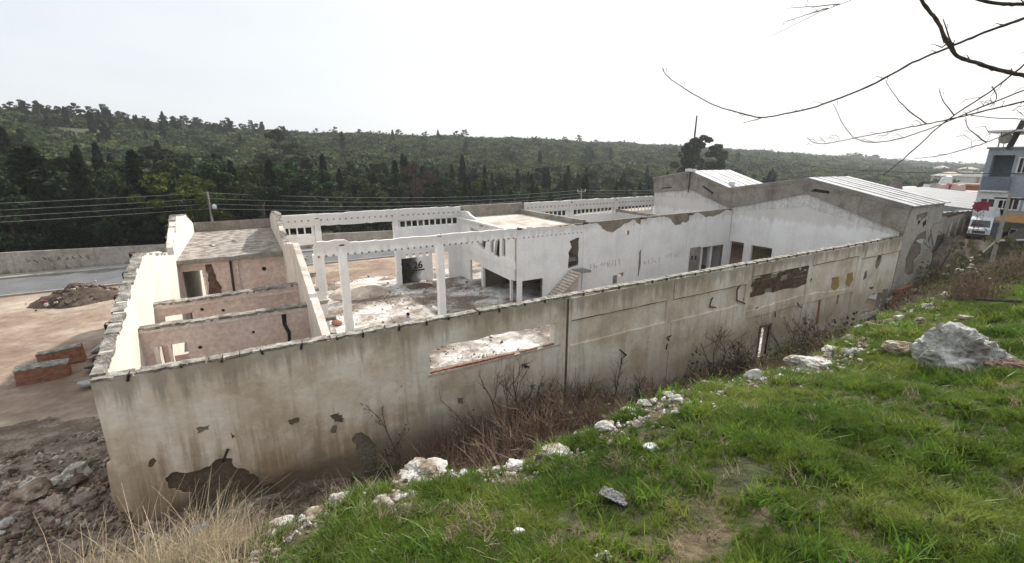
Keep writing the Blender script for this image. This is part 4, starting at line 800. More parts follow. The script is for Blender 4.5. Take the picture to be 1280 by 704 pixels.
for xp, yt, r_, lb in ((878, 166, 150, 'big pine standing behind the antenna mast'), (900, 178, 158, 'smaller pine right of the big one behind the mast'), (862, 184, 156, 'low pine left of the big one behind the mast')):
    d = fw+rt*((xp-640)/FPX)-upv*((yt-352)/FPX); d *= r_/math.hypot(d.x, d.y); z = base_z(d.x, d.y); tree('broad' if r_ == 150 else 'pine', d.x, d.y, z, d.z-z, lb, None, 1.0)
# skyline pines
sk = [(10, 126, 1), (30, 136, 0), (62, 138, 0), (90, 127, 1), (112, 132, 1), (128, 129, 1), (150, 138, 0), (175, 147, 0), (203, 143, 1), (228, 143, 1), (247, 147, 1), (265, 152, 0), (282, 155, 0), (300, 154, 0), (327, 157, 1), (350, 157, 0), (395, 160, 0), (418, 158, 0), (449, 161, 1), (475, 163, 0), (497, 161, 1), (531, 164, 1), (557, 168, 0), (570, 163, 1), (580, 161, 1), (640, 170, 1), (676, 172, 0), (706, 170, 1), (724, 168, 1), (745, 174, 0), (775, 176, 0), (820, 180, 0), (845, 180, 0), (940, 190, 0), (975, 192, 1), (995, 193, 1), (1020, 197, 0)]
for xp, yt, big in sk:
    az = math.degrees(math.atan2(*(lambda d: (d.x, d.y))(fw+rt*((xp-640)/FPX)-upv*((yt-352)/FPX)))); r_ = interp(az, RA, RR)-6
    d = fw+rt*((xp-640)/FPX)-upv*((yt-352)/FPX); d *= r_/math.hypot(d.x, d.y); z = hill_z(az, r_); h = max(3.5, d.z-z)
    tree('flat' if big else 'broad', d.x, d.y, z, h, ('large' if big else 'small')+' pine on the skyline of the hill '+zone(d.x, d.y), 'skyline pines on the hill', random.uniform(.9, 1.3))
for i in range(120):
    az = random.uniform(-20, 62) if i < 55 else random.uniform(-21, 3); r_ = random.uniform(.42, .97)*interp(az, RA, RR) if i < 55 else random.uniform(.84, 1.04)*interp(az, RA, RR); x, y = r_*math.sin(R(az)), r_*math.cos(R(az))
    if r_ < 125: continue
    k = random.choice(['cypress', 'flat', 'broad', 'pine']); tree(k, x, y, hill_z(az, r_), random.uniform(5, 9) if az > -5 else random.uniform(5.5, 9), f'lone dark {dict(cypress="cypress", flat="spreading pine", broad="round tree", pine="pine")[k]} in the hillside scrub {zone(x, y)}', 'lone trees in the hillside scrub')
# scrub: sources are unit domes of small leaves
def dome(m, n, seed, flat=.7, s=.11):
    rs = np.random.default_rng(seed); p = rs.normal(size=(n, 3)); p /= np.linalg.norm(p, axis=1)[:, None]; p[:, 2] = np.abs(p[:, 2])*flat
    l = 1+.3*np.sin(p[:, 0]*5+seed)*np.cos(p[:, 1]*4-seed); return quads_mesh('scrub_leaves', m, p*(rs.uniform(.55, 1, n)**.4*l)[:, None], s, rs=rs)
SC = [dome('scrub', 210, i) for i in range(4)]+[dome('leaf_pine', 240, 9, .9), dome('bush_olive', 150, 12, .6)]
P_ = []; S_ = []; I_ = []
for i in range(30000):
    az = rng.uniform(-21, 80); rr_ = interp(az, RA, RR); r_ = math.sqrt(rng.uniform(80**2, (rr_+25)**2)); x, y = r_*math.sin(R(az)), r_*math.cos(R(az))
    if y < 64 and x < 95 or y < 20: continue
    v = fbm(x, y, .03, 9)
    if v < -.28: continue
    s = rng.uniform(.9, 2.7)*(1+r_/560)*(1+.5*max(0, v)); P_.append((x, y, hill_z(az, r_)-.15)); S_.append((s*1.25, s*1.25, s)); I_.append(rng.choice(6, p=[.24, .22, .2, .16, .12, .06]))
for i in range(5000):
    az = rng.uniform(50, 80); r_ = interp(az, RA, RR)*rng.uniform(1, 2.6); x, y = r_*math.sin(R(az)), r_*math.cos(R(az)); s = rng.uniform(2.5, 6)
    P_.append((x, y, hill_z(az, r_)-.4)); S_.append((s*1.4, s*1.4, s)); I_.append(rng.integers(0, 5))
k = len(P_); ro = np.zeros((k, 3)); ro[:, 2] = rng.uniform(0, 6.28, k); scatter('hillside_scrub', P_, ro, S_, I_, SC)

# ------------------------------------------------------------------ poles and wires
def pole(xp, yt, Y, label, zb=-11, lamp=False, r_=.13, cross=False):
    p = px(xp, yt, 'Y', Y); e_ = empty('utility_pole', (p.x, p.y, zb), label, 'utility pole'); h = p.z-zb
    lchild('pole_shaft', MB().tube([(0, 0, -.5), (0, 0, h)], [r_*1.3, r_*.75], 8).mesh('pole_shaft', 'kerb'), e_)
    if lamp: lchild('lamp_head', rock_mesh('lamp_head', 'plastic_white', 2, amp=.05, flat=1.1), e_, (.45, -.05, h-1.7)).scale = (.28, .28, .28); lchild('lamp_arm', MB().tube([(0, 0, h-1.5), (.45, -.05, h-1.55)], .04, 5).mesh('lamp_arm', 'kerb'), e_)
    if cross:
        lchild('crossarm', MB().tube([(-.9, 0, h-.35), (.9, 0, h-.35)], .07, 5).tube([(-.8, 0, h-.35), (0, 0, h-1.1)], .04, 4).mesh('crossarm', 'kerb'), e_)
        for dx in (-.8, 0, .8): lchild('insulator', MB().tube([(dx, 0, h-.3), (dx, 0, h+.05)], .06, 5).mesh('insulator', 'plastic_white'), e_)
    return p
pA = pole(259, 240, 63.2, 'pale concrete pole with a round white lamp behind the left roof', lamp=True)
pB = pole(727, 237, 63.2, 'concrete pole with a crossarm rising behind the right window strip', cross=True)
pC = pole(8, 210, 84, 'thin pale pole among the trees at the left edge', zb=-11, r_=.1); pD = pole(88, 212, 84, 'thin pale lamp pole among the trees left of the yellow green tree', zb=-11, r_=.1)
def wire(a, b_, sag, label, group=None, r_=.012, m='plastic_white'):
    a, b_ = Vector(a), Vector(b_); n = 22; pts = [a.lerp(b_, i/n)-Vector((0, 0, sag*4*(i/n)*(1-i/n))) for i in range(n+1)]
    return tag(build('power_wire', MB().tube(pts, r_, 4), m), label, 'wire', group)
for j, dz in enumerate((.1, .75, 1.35, 1.9)):
    g = 'wires strung between the poles behind the ruin'; lb = ['top', 'second', 'third', 'lowest'][j]
    wire((-62, 63.2, pA.z-dz-.2), (pA.x, 63.2, pA.z-dz), .45, f'{lb} wire running left from the lamp pole', g)
    wire((pA.x, 63.2, pA.z-dz), (pB.x, 63.2, pB.z-dz*.8), .9, f'{lb} wire between the lamp pole and the crossarm pole', g)
    wire((pB.x, 63.2, pB.z-dz*.8), (125, 66, pB.z-dz*.8), .9, f'{lb} wire running right from the crossarm pole', g)

# ------------------------------------------------------------------ neighbourhood on the right
def P2(x, y, X): p = px(x, y, 'X', X); return (p.y, p.z)
NB = empty('grey_workshop', (52, 18, -9), 'low grey rendered workshop with rusty corrugated edge right of the hall', 'workshop')
plate('wall', rag([(46.9, -11), (57, -11), (57, -4.5), (54, -4.35), (50.5, -4.6), (46.9, -3.95)], .5, .04, seed=2, only=lambda p, q: p[1] > -6), [rect(49.0, 50.6, -7.3, -5.9)], 'Y', 14.6, 14.85, 'coat_grey', NB)
wf = plate('window', rect(49.0, 50.6, -7.3, -5.9), [rect(49.1, 49.55, -7.2, -6.0), rect(49.62, 50.05, -7.2, -6.0), rect(50.12, 50.5, -7.2, -6.0)], 'Y', 14.58, 14.7, 'concrete', NB); build('pane', MB().box(49.05, 50.55, 14.72, 14.74, -7.25, -5.95), 'glass_dark', wf)
plate('wall', rect(14.9, 30, -11, -4.2), [], 'X', 46.9, 47.1, 'concrete', NB)
for i in range(9): build('corrugated_sheet', MB().tube([(47.1+i*1.1, 14.3, -4.0-.03*i), (47.1+i*1.1, 17.5, -3.75-.03*i)], .09, 5).box(47.1+i*1.1, 48.15+i*1.1, 14.3, 17.5, -4.06-.03*i, -3.98-.03*i, .03), 'grey_sheet', NB)
for i in range(5): build('prop_pole', MB().tube([(50.8+i*1.4, 14.45, -9.5), (50.9+i*1.4, 14.4, -4.9+.2*(i % 2))], .06, 5), 'pale_plaster', NB)
GR = empty('grey_roofed_shed', (66, 20, -9), 'wide shed with pale grey sheet roof beyond the workshop', 'shed')
for i in range(9):
    a = 56+i*2.2; build('roof_sheet', MB().hexa([(a, 14.2, -4.3), (a+2.15, 14.2, -4.3), (a+2.15, 25, -3.3), (a, 25, -3.3)], [(a, 14.2, -4.22), (a+2.15, 14.2, -4.22), (a+2.15, 25, -3.22), (a, 25, -3.22)]), 'grey_sheet', GR)
build('wall', MB().box(56.4, 75.4, 14.6, 24.6, -11, -4.4), 'house_beige', GR)
# blue apartment house
XH = 54
BH = empty('apartment_house', (58, 10, -8), 'blue painted apartment house with balcony and flat canopy at the right edge', 'house')
ya, za = P2(1236, 186, XH); yc_, zc_ = P2(1236, 320, XH); y1 = 4.0
def win_rect(x0, y0, x1, y1_): a = P2(x0, y0, XH); b_ = P2(x1, y1_, XH); return rect(min(a[0], b_[0]), max(a[0], b_[0]), min(a[1], b_[1]), max(a[1], b_[1]))
balc = rect(12.45, 13.75, -2.35, .45); low = rect(12.9, 13.8, -3.75, -3.05); low2 = rect(12.1, 12.7, -3.8, -3.1)
ws = [rect(11.6, 12.15, -.95, .25), rect(11.5, 12.2, -3.85, -2.9), rect(10.6, 11.2, -.95, .25), rect(10.5, 11.2, -3.85, -2.9), rect(11.2, 12.0, -6.6, -5.4)]
Wl = plate('facade', rect(y1, 14.1, -9.5, .95), [balc, low, low2]+ws, 'X', XH, XH+.3, 'house_blue', BH)
plate('balcony_wall', rect(12.3, 13.95, -2.35, -1.25), [], 'X', XH-.35, XH-.27, 'house_blue_deep', BH); build('balcony_back', MB().box(XH+1.2, XH+1.3, 12.3, 13.9, -2.4, .5), 'house_blue_deep', BH); build('balcony_floor', MB().box(XH-.35, XH+1.2, 12.3, 13.95, -2.5, -2.36), 'house_white', BH)
plate('white_band', rect(12.2, 14.1, -5.0, -2.55), [rect(12.9, 13.8, -3.75, -3.05), rect(12.1, 12.7, -3.8, -3.1)], 'X', XH-.05, XH-.004, 'house_white', BH)
for r_ in ws+[low, low2]:
    (a, c), (b_, _), (_, d), _ = r_; f_ = plate('window', rect(a-.06, b_+.06, c-.06, d+.06), [rect(a+.04, (a+b_)/2-.03, c+.04, d-.04), rect((a+b_)/2+.03, b_-.04, c+.04, d-.04)], 'X', XH-.07, XH+.04, 'house_white', BH)
    build('pane', MB().box(XH+.1, XH+.12, a, b_, c, d), 'glass_dark', f_)
build('side_wall', MB().box(XH+.31, XH+9, 13.85, 14.1, -9.5, .9), 'house_blue', BH); build('roof_slab', MB().box(XH-.2, XH+9, y1, 14.2, .96, 1.1), 'concrete', BH)
build('canopy', MB().box(XH-.6, XH+7, y1, 14.3, 2.25, 2.4), 'house_white', BH)
for y in (13.6, 9.5): build('canopy_post', MB().tube([(XH, y, 1.1), (XH, y, 2.25)], .05, 5), 'kerb', BH)
build('chimney', MB().tube([(XH-.05, 12.95, .9), (XH-.05, 12.5, 3.1)], .2, 8), 'dark_metal', BH)
dz = MB()
for i in range(12):
    for j in range(4): dz.v.append((XH-.3+.12*(j/3)**2, 13.25+.42*(j/3)*math.cos(i*math.pi/6), 1.75+.42*(j/3)*math.sin(i*math.pi/6)))
dz.f = [(i*4+j, ((i+1) % 12)*4+j, ((i+1) % 12)*4+j+1, i*4+j+1) for i in range(12) for j in range(3)]; dz.tube([(XH-.2, 13.25, 1.1), (XH-.22, 13.25, 1.75)], .03, 5); build('satellite_dish', dz, 'concrete', BH)
aw = MB(); aw.hexa([(XH-1.6, 9.5, -4.75), (XH, 9.5, -4.35), (XH, 12.2, -4.35), (XH-1.6, 12.2, -4.75)], [(XH-1.6, 9.5, -4.65), (XH, 9.5, -4.15), (XH, 12.2, -4.15), (XH-1.6, 12.2, -4.65)]); build('awning', aw, 'awning_orange', BH)
tag(build('red_cloth', plate_mb(rag(rect(12.35, 13.35, -3.85, -3.15), .15, .05, seed=3), [], 'X', 50.6, 50.64), 'cloth_red'), 'crimson cloth hanging over the street in front of the blue house', 'cloth')
# shed with dark thatch, steps, low walls
SHD = empty('dark_shed', (49, 9.5, -8), 'dark thatched shed with a pale roof edge below the blue house', 'shed')
build('roof', MB().hexa([(46.5, 5, -6.9), (50.5, 5, -6.9), (50.5, 11.4, -7.3), (46.5, 11.4, -7.3)], [(46.6, 5, -4.6), (50.4, 5, -4.6), (50.4, 10.2, -4.9), (46.6, 10.6, -5.6)]), 'thatch', SHD); build('roof_edge', MB().tube([(46.4, 11.4, -7.15), (46.5, 10.5, -5.55), (46.6, 5, -4.6)], .07, 5), 'house_white', SHD); build('wall', MB().box(46.8, 50.2, 5.1, 11.1, -9.5, -6.95), 'dark_concrete', SHD)
STP = empty('street_steps', (46, 11.5, -8), 'pale concrete street steps beyond the grassy bank', 'steps')
for i in range(5): build('step', MB().box(44.9+i*.6, 45.6+i*.6, 9.6, 11.9, -8.9, -7.75+.15*i, .015), 'kerb', STP)
# van on the street
def van(loc, rz, label):
    e_ = empty('white_van', loc, label, 'van', None, (0, 0, rz)); pr = [(-2.3, .35), (2.15, .35), (2.3, .6), (2.25, 1.15), (1.55, 1.3), (1.0, 2.05), (.8, 2.15), (-2.2, 2.2), (-2.3, 2.0)]
    b_ = fixn(plate_mb(pr, [], 'Y', -.9, .9).mesh('body', 'van_paint')); lchild('body', b_, e_)
    ws_ = MB().hexa([(1.52, -.78, 1.33), (1.56, -.78, 1.34), (1.56, .78, 1.34), (1.52, .78, 1.33)], [(1.02, -.7, 2.0), (1.06, -.7, 2.02), (1.06, .7, 2.02), (1.02, .7, 2.0)]); lchild('windscreen', ws_.mesh('windscreen', 'glass_dark'), e_)
    for s_ in (-1, 1):
        lchild('side_window', MB().box(.15, 1.0, s_*.905-.005, s_*.905+.005, 1.35, 1.9).mesh('side_window', 'glass_dark'), e_)
        lchild('headlight', MB().box(2.24, 2.3, s_*.68-.14, s_*.68+.14, .75, .98, .01).mesh('headlight', 'plastic_white'), e_)
        for xx in (-1.5, 1.5):
            t_ = MB().tube([(xx, s_*.78, .34), (xx, s_*.94, .34)], .34, 14).mesh('wheel', 'plastic_dark'); wh = lchild('wheel', t_, e_); lchild('rim', MB().tube([(xx, s_*.93, .34), (xx, s_*.955, .34)], .19, 10).mesh('rim', 'concrete'), wh)
    e_.scale = (.72,)*3
    lchild('bumper', MB().box(2.2, 2.4, -.88, .88, .32, .58, .02).mesh('bumper', 'plastic_dark'), e_); lchild('grille', MB().box(2.26, 2.315, -.5, .5, .68, .95, .01).mesh('grille', 'plastic_dark'), e_)
    return e_
pv = px(1221, 299, 'X', 50.5); van((52.4, pv.y+.45, pv.z-.05), R(193), 'white van parked on the street between workshop and blue house')
tag(mound('soil_heap', 53.2, 12.9, 1.3, .6, 1.0, 'rock_tan', 'heap of tan earth beside the white van', -8.3, 'soil heap', 4), 'heap of tan earth beside the white van')
# street ground between the houses
mb = MB().hexa([(46.8, 9, -9.6), (62, 9, -9.6), (62, 14.3, -9.6), (46.8, 14.3, -9.6)], [(46.8, 9, -8.75), (50, 9, pv.z-.08), (50, 14.3, pv.z-.08), (46.8, 14.3, -8.75)]).box(50.003, 53.95, 9, 14.3, -9.6, pv.z-.08); o = build('street', mb, 'rubble_earth'); o['kind'] = 'structure'
ep = empty('utility_pole', (43.5, 0, 0), 'square concrete pole standing in front of the blue house', 'utility pole'); a, b_ = px(1250, 242, 'X', 44), px(1241, 322, 'X', 44)
ep.location = (44, b_.y, -8.2); WORLD[ep.name] = Matrix.Translation(ep.location); lchild('pole_shaft', MB().hexa([(-.12, -.12, -.5), (.12, -.12, -.5), (.12, .12, -.5), (-.12, .12, -.5)], [(-.07, -.07, a.z+8.2), (.07, -.07, a.z+8.2), (.07, .07, a.z+8.2), (-.07, .07, a.z+8.2)]).mesh('pole_shaft', 'kerb'), ep)
lchild('crossarm', MB().tube([(0, -.7, a.z+7.9), (0, .7, a.z+7.9)], .06, 5).mesh('crossarm', 'dark_metal'), ep)
a, b_ = px(1000, 206, 'X', 60), px(1282, 217, 'X', 40); wire(a, b_, .3, 'dark cable crossing in front of the blue house', None, .03, 'dark_metal')
a, b_ = px(1040, 205, 'X', 75), px(1282, 226, 'X', 48)
# rooftops beyond, with junk and terracotta
def house(x, y, z, sx, sy, h, m, roof, label, group=None, nwin=3, flat=True, rz=0):
    e_ = empty('house', (x, y, z), label, 'house', group, (0, 0, rz)); lchild('wall', MB().box(-sx/2, sx/2, -sy/2, sy/2, -2, h).mesh('wall', m), e_)
    if flat: lchild('roof', MB().box(-sx/2-.2, sx/2+.2, -sy/2-.2, sy/2+.2, h+.003, h+.25).mesh('roof', roof), e_)
    else: lchild('roof', MB().add([(-sx/2-.4, -sy/2-.4, h+.01), (sx/2+.4, -sy/2-.4, h+.01), (sx/2+.4, sy/2+.4, h+.01), (-sx/2-.4, sy/2+.4, h+.01), (-sx/2*.5, 0, h+sy*.22), (sx/2*.5, 0, h+sy*.22)], [(0, 3, 2, 1), (0, 1, 5, 4), (2, 3, 4, 5), (1, 2, 5), (3, 0, 4)]).mesh('roof', roof), e_)
    if not hasattr(house, 'w'): house.w = MB().box(-.5, .5, -.04, .04, -.6, .6).mesh('window', 'glass_dark')
    for fl in range(int(h//3)):
        for i in range(nwin):
            for ax in (0, 1):
                if ax == 0: lchild('window', house.w, e_, (-sx/2+sx*(i+.5)/nwin, -sy/2-.03, 1.7+fl*3))
                else: lchild('window', house.w, e_, (-sx/2-.03, -sy/2+sy*(i+.5)/nwin, 1.7+fl*3), (0, 0, R(90)))
    return e_
for xp, yp, X, sx, sy, m, rf, lb in ((1172, 243, 78, 9, 7, 'house_beige', 'roof_sheet', 'low beige house with pale roof behind the hall roof'), (1195, 240, 84, 8, 6, 'house_beige', 'cloth_pink', 'low house with pinkish junk covered roof terrace'), (1150, 237, 92, 10, 6, 'house_beige', 'grey_sheet', 'low house with grey roof left of the junk covered terrace'), (1216, 232, 88, 5, 4, 'terracotta', 'terracotta', 'terracotta coloured roof room near the blue house'), (1207, 246, 74, 8, 6, 'house_white', 'roof_pale', 'white walled house with pale terrace below the terracotta room'), (1203, 233, 90, 4, 4, 'house_beige', 'house_beige', 'beige roof room left of the terracotta one')):
    p = px(xp, yp, 'X', X); house(p.x, p.y, -9, sx, sy, p.z+9, m, rf, lb)
for i, (xp, yp, X, s, m, lb) in enumerate(((1160, 236, 90, .9, 'plastic_white', 'white tank on the grey roof'), (1180, 238, 82, 1.0, 'cloth_pink', 'large pink bundle on the roof terrace'), (1188, 236, 82, .8, 'cloth_red', 'red bundle on the roof terrace'), (1197, 237, 82, .9, 'cloth_pink', 'pale pink bundle nearest the terracotta room'), (1171, 235, 84, .8, 'roof_sheet', 'leaning grey board on the roofs'), (1152, 232, 94, .7, 'rust', 'rusty barrel on the roofs'), (1120, 231, 60, .6, 'dark_concrete', 'dark chimney block rising behind the hall roof'), (1182, 226, 95, .9, 'plastic_white', 'white water tank standing on a rooftop'))):
    p = px(xp, yp, 'X', X); tag(build('roof_bundle' if 'bundle' in lb else 'roof_fixture', MB().hexa([(-s, -s*.6, -.6), (s, -s*.6, -.6), (s, s*.6, -.6), (-s, s*.6, -.6)], [(-s*.7+random.uniform(-.2, .3), -s*.5, s*.7), (s*.5, -s*.5, s*.9), (s*.6, s*.3, s*.6), (-s*.6, s*.5, s*.8)]), m, loc=p, rot=(0, 0, i)), lb, 'bundle' if 'bundle' in lb else 'roof fixture')
for i in range(64):
    xp = random.uniform(1040, 1232); d = fw+rt*((xp-640)/FPX); az = math.degrees(math.atan2(d.x, d.y)); rr_ = interp(az, RA, RR)
    r_ = rr_*random.uniform(1.0, 1.7) if i % 3 else random.uniform(260, 700); x, y = r_*math.sin(R(az)), r_*math.cos(R(az))
    if r_ < rr_ and xp < 1140: continue
    s = random.uniform(8, 16)*(1 if r_ > 800 else .8); house(x, y, hill_z(az, r_), s, s*.7, random.choice((4.5, 6.5, 9)) if r_ > 800 else 5, random.choice(('house_white', 'house_beige', 'house_white')), random.choice(('terracotta', 'roof_pale', 'concrete')), 'small pale house of the distant town near the horizon', 'distant town houses', 2, random.random() < .5, random.uniform(-.5, .5))
for i in range(40):
    xp = random.uniform(1010, 1240); d = fw+rt*((xp-640)/FPX); az = math.degrees(math.atan2(d.x, d.y)); r_ = interp(az, RA, RR)*random.uniform(.85, 1.4); tree('broad', r_*math.sin(R(az)), r_*math.cos(R(az)), hill_z(az, r_)-1, random.uniform(9, 16), 'round tree between the distant houses on the horizon', 'distant trees at the town edge', 1.5)

# ------------------------------------------------------------------ the bank: rocks, litter, grass
def hit(xp, yp):
    d = (fw+rt*((xp-640)/FPX)-upv*((yp-352)/FPX)).normalized(); t = .8
    while t < 80:
        p = d*t
        if p.z < ground_z(p.x, p.y): return p, t
        t += .02*max(1, t*.5)
    return d*20, 20
def bank_rock(xp, yp, wpx, hr, m, label, sub=4, seed=1, cat='rock', flat=None, asp=.8, name='rock', rz=None, amp=.32, crisp=False):
    p, t = hit(xp, yp)
    if p.y > crest(p.x)+.12:      # the sight line clears the edge: the rock sits on the edge itself
        dd = p/p.y; q_ = crest(dd.x*3.3); p = dd*q_; p.z = ground_z(p.x, p.y)+.01; t = p.length
    w_ = wpx*t/FPX/2*(.90 if wpx > 100 else .9 if m == 'limestone' and wpx > 17 else .78)*math.cos(math.atan(abs(xp-640)/FPX))
    me = rock_mesh(name, m, sub, seed=seed, amp=amp, flat=1, crisp=crisp)
    # long axis across the view
    o = link(name, me, None, (p.x, p.y, p.z+w_*hr*(.15 if wpx < 100 else .3)), (0, 0, -YAW-math.atan((xp-640)/FPX)*.8 if rz is None else rz), (w_, w_*asp, w_*hr)); return tag(o, label, cat)
BR = [(530, 592, 62, .30, 'limestone', 'broad white rock at the crest below the window opening'), (645, 586, 38, .45, 'limestone', 'white rock at the crest right of the broad one'), (694, 568, 42, .4, 'limestone', 'flat white rock at the crest in front of the brambles'),
      (428, 614, 34, .5, 'limestone', 'long white rock at the crest left of the broad one'), (352, 657, 40, .35, 'limestone', 'lowest white rock at the crest beside the dry grass'), (392, 634, 30, .4, 'rock_tan', 'tan and white rock between two white crest rocks'),
      (735, 546, 26, .4, 'limestone', 'small pale rock where the crest turns, first of the upper row'), (756, 534, 26, .5, 'limestone', 'second small pale rock of the upper crest row'), (790, 516, 30, .4, 'limestone', 'third pale rock of the upper crest row'), (806, 500, 24, .45, 'rock_grey', 'grey rock at the crest bend'), (838, 494, 20, .4, 'limestone', 'small pale stone just past the crest bend'),
      (888, 483, 24, .5, 'limestone', 'white rock left of the upright stone'), (943, 474, 24, 1.05, 'limestone', 'upright white stone at the crest'), (915, 486, 12, .6, 'rock_grey', 'small grey stone beside the upright stone'), (1016, 460, 62, .42, 'limestone', 'wide white rock at the crest near the doorway'), (1056, 462, 26, .3, 'rock_tan', 'flat orange stone right of the wide white rock'),
      (1040, 437, 24, .5, 'limestone', 'pale stone above the wide white rock'), (1064, 425, 24, .5, 'rock_tan', 'tan stone further up the crest'), (1078, 412, 18, .6, 'limestone', 'small white stone high on the crest'), (1088, 402, 14, .6, 'rock_tan', 'topmost tan stone of the crest'), (955, 455, 18, .5, 'limestone', 'small white stone behind the upright one'),
      (1128, 440, 54, .55, 'rock_tan', 'tan crumbly rock left of the big grey boulder'), (1262, 462, 60, .5, 'brick_brown', 'reddish brown rock right of the big grey boulder'), (1225, 468, 26, .5, 'rock_grey', 'small grey rock at the foot of the big boulder'),
      (500, 624, 22, .6, 'limestone', 'white rock topmost in the small stone pile'), (480, 630, 24, .7, 'limestone', 'white rock at the left of the small stone pile'), (515, 618, 26, .5, 'rock_grey', 'grey rock at the right of the small stone pile'), (466, 642, 20, .5, 'plastic_white', 'bright white stone left below the small stone pile'), (492, 645, 20, .4, 'brick_red', 'orange brick piece in the small stone pile'), (505, 637, 22, .4, 'limestone', 'flat white rock in the middle of the small stone pile'),
      (655, 618, 24, .35, 'limestone', 'flat pale stone above the white bottle cap'), (638, 604, 16, .5, 'rock_grey', 'small grey stone above the flat pale one'), (628, 594, 14, .5, 'limestone', 'small white stone under the second crest rock'), (660, 604, 14, .5, 'rock_grey', 'round grey stone among dead twigs'),
      (1095, 499, 12, .4, 'limestone', 'small white stone in the grass below the tan rock'), (1270, 517, 14, .5, 'limestone', 'small white stone at the right edge of the grass'), (824, 667, 16, .4, 'limestone', 'pale stone half sunk in the lower grass'), (586, 666, 24, .4, 'brick_brown', 'brown leaf covered clod in the lower grass'), (878, 655, 20, .3, 'rock_tan', 'flat reddish stone on the bare patch')]
for i, (xp, yp, w_, hr, m, lb) in enumerate(BR): bank_rock(xp, yp, w_, hr, m, lb, 4 if w_ > 30 else 3, i+1)
o = bank_rock(1199, 462, 112, .82, 'rock_grey', 'big rugged grey white boulder in the grass', 5, 77, 'boulder', name='boulder', amp=.34, asp=.75)
# scattered gravel along the crest
P_ = []; S_ = []
for i in range(2600):
    x = rng.uniform(-1, 16); y = crest(x)+rng.normal(-.05, .2)-abs(rng.normal(0, .12)); s = rng.uniform(.006, .028)*(2.1 if rng.random() < .07 else 1)*(1+x*.06); P_.append((x, y, ground_z(x, y)+s*.3)); S_.append(s)
stuff_chunks('crest_stones', P_, S_, CHW+CH[:1])
for xp, yp, w_, m, lb, nm, cat in ((648, 668, 22, 'plastic_white', 'crumpled white plastic cup in the grass', 'plastic_cup', 'cup'), (817, 562, 26, 'plastic_white', 'crumpled white plastic bag at the upper crest', 'plastic_bag', 'bag'), (665, 686, 12, 'plastic_white', 'tiny white scrap below the plastic cup', 'paper_scrap', 'scrap'), (753, 696, 22, 'plastic_white', 'flat white scrap at the bottom edge', 'paper_scrap', 'scrap'), (561, 697, 13, 'plastic_white', 'round white scrap left at the bottom edge', 'paper_scrap', 'scrap'), (628, 617, 26, 'plastic_dark', 'black crumpled plastic piece among the twigs', 'plastic_sheet', 'plastic'), (793, 576, 22, 'plastic_dark', 'dark plastic piece beside the grey dead tuft', 'plastic_sheet', 'plastic'), (852, 629, 14, 'rock_tan', 'small tan brick piece beside the bare patch', 'brick_piece', 'brick'), (592, 636, 12, 'plastic_white', 'small white scrap in the grass left of the dead twigs', 'paper_scrap', 'scrap')):
    bank_rock(xp, yp, w_, .45, m, lb, 3, int(xp), cat, name=nm, amp=.5, crisp=True)
p, t = hit(248, 660); tag(link('blue_plastic', rock_mesh('blue_plastic', 'plastic_blue', 3, seed=4, amp=.5, crisp=True), None, px(250, 660, 'Y', 9.0), (0, 0, 0), (.13, .09, .11)), 'crumpled blue plastic behind the dry grass', 'plastic')
p, t = hit(768, 626); mm_ = MB(); k = 16
for j in range(k):
    for i in range(k): mm_.v.append(((i/(k-1)-.5)*.46, (j/(k-1)-.5)*.34, .02*noise.noise(Vector((i*.3, j*.3, 1)))+.01*((i+j) % 2)))
mm_.f = [(j*k+i, j*k+i+1, (j+1)*k+i+1, (j+1)*k+i) for j in range(k-1) for i in range(k-1)]
o = build('woven_mat', mm_, 'mat_weave', loc=(p.x, p.y, p.z+.045), rot=(R(-14), R(6), R(-62)), scl=t*56/FPX/.46*.55); tag(o, 'grey and white woven mat scrap lying in the grass', 'mat')
md = o.modifiers.new('s', 'SOLIDIFY'); md.thickness = .012
for xp, yp, l, a, lb in ((1214, 401, .55, -.25, 'pale wooden plank behind the big boulder'), (1272, 385, .7, -.6, 'dark broken branch lying in the upper grass')):
    p, t = hit(xp, yp); tag(build('plank' if 'plank' in lb else 'stick', MB().box(-l/2, l/2, -.05, .05, 0, .04, .01) if 'plank' in lb else MB().tube([(-l, 0, .03), (0, .05, .06), (l, 0, .02)], .03, 6), 'roof_pale' if 'plank' in lb else 'bark', loc=(p.x, p.y, p.z+.04), rot=(0, .1, a)), lb, 'plank' if 'plank' in lb else 'stick')
# brick debris at the hall corner
for i in range(26):
    x, y = random.uniform(39.9, 43.2), random.uniform(12.2, 13.75); s = random.uniform(.15, .42); tag(link('brick_rubble', CH[i % 6] if i % 7 else CHW[i % 4], None, (x, y, ground_z(x, y)+s*.3+random.uniform(0, .3)), (i, i*2, i), s), 'broken lump in the rubble heap at the hall corner', 'rubble block', 'rubble heap at the hall corner')
BK = empty('brick_stub', (41.4, 13.2, -10), 'rusty red brick stub wall beside the hall corner opening', 'wall fragment')
for r_ in range(7):
    for c in range(5):
        if r_ > 4 and c > 3: continue
        link('brick', bms[0], BK, (40.1+c*.64+(.2 if r_ % 2 else 0), 13.35, -10.7+r_*.27), (0, random.uniform(-.03, .03), random.uniform(-.05, .05))).data
for ch in BK.children: pass
for me_ in bms: pass
brr = MB().box(-.31, .31, -.12, .12, -.125, .125, .015).mesh('brick', 'brick_red')
for ch in bpy.data.objects:
    if ch.parent == BK: ch.data = brr
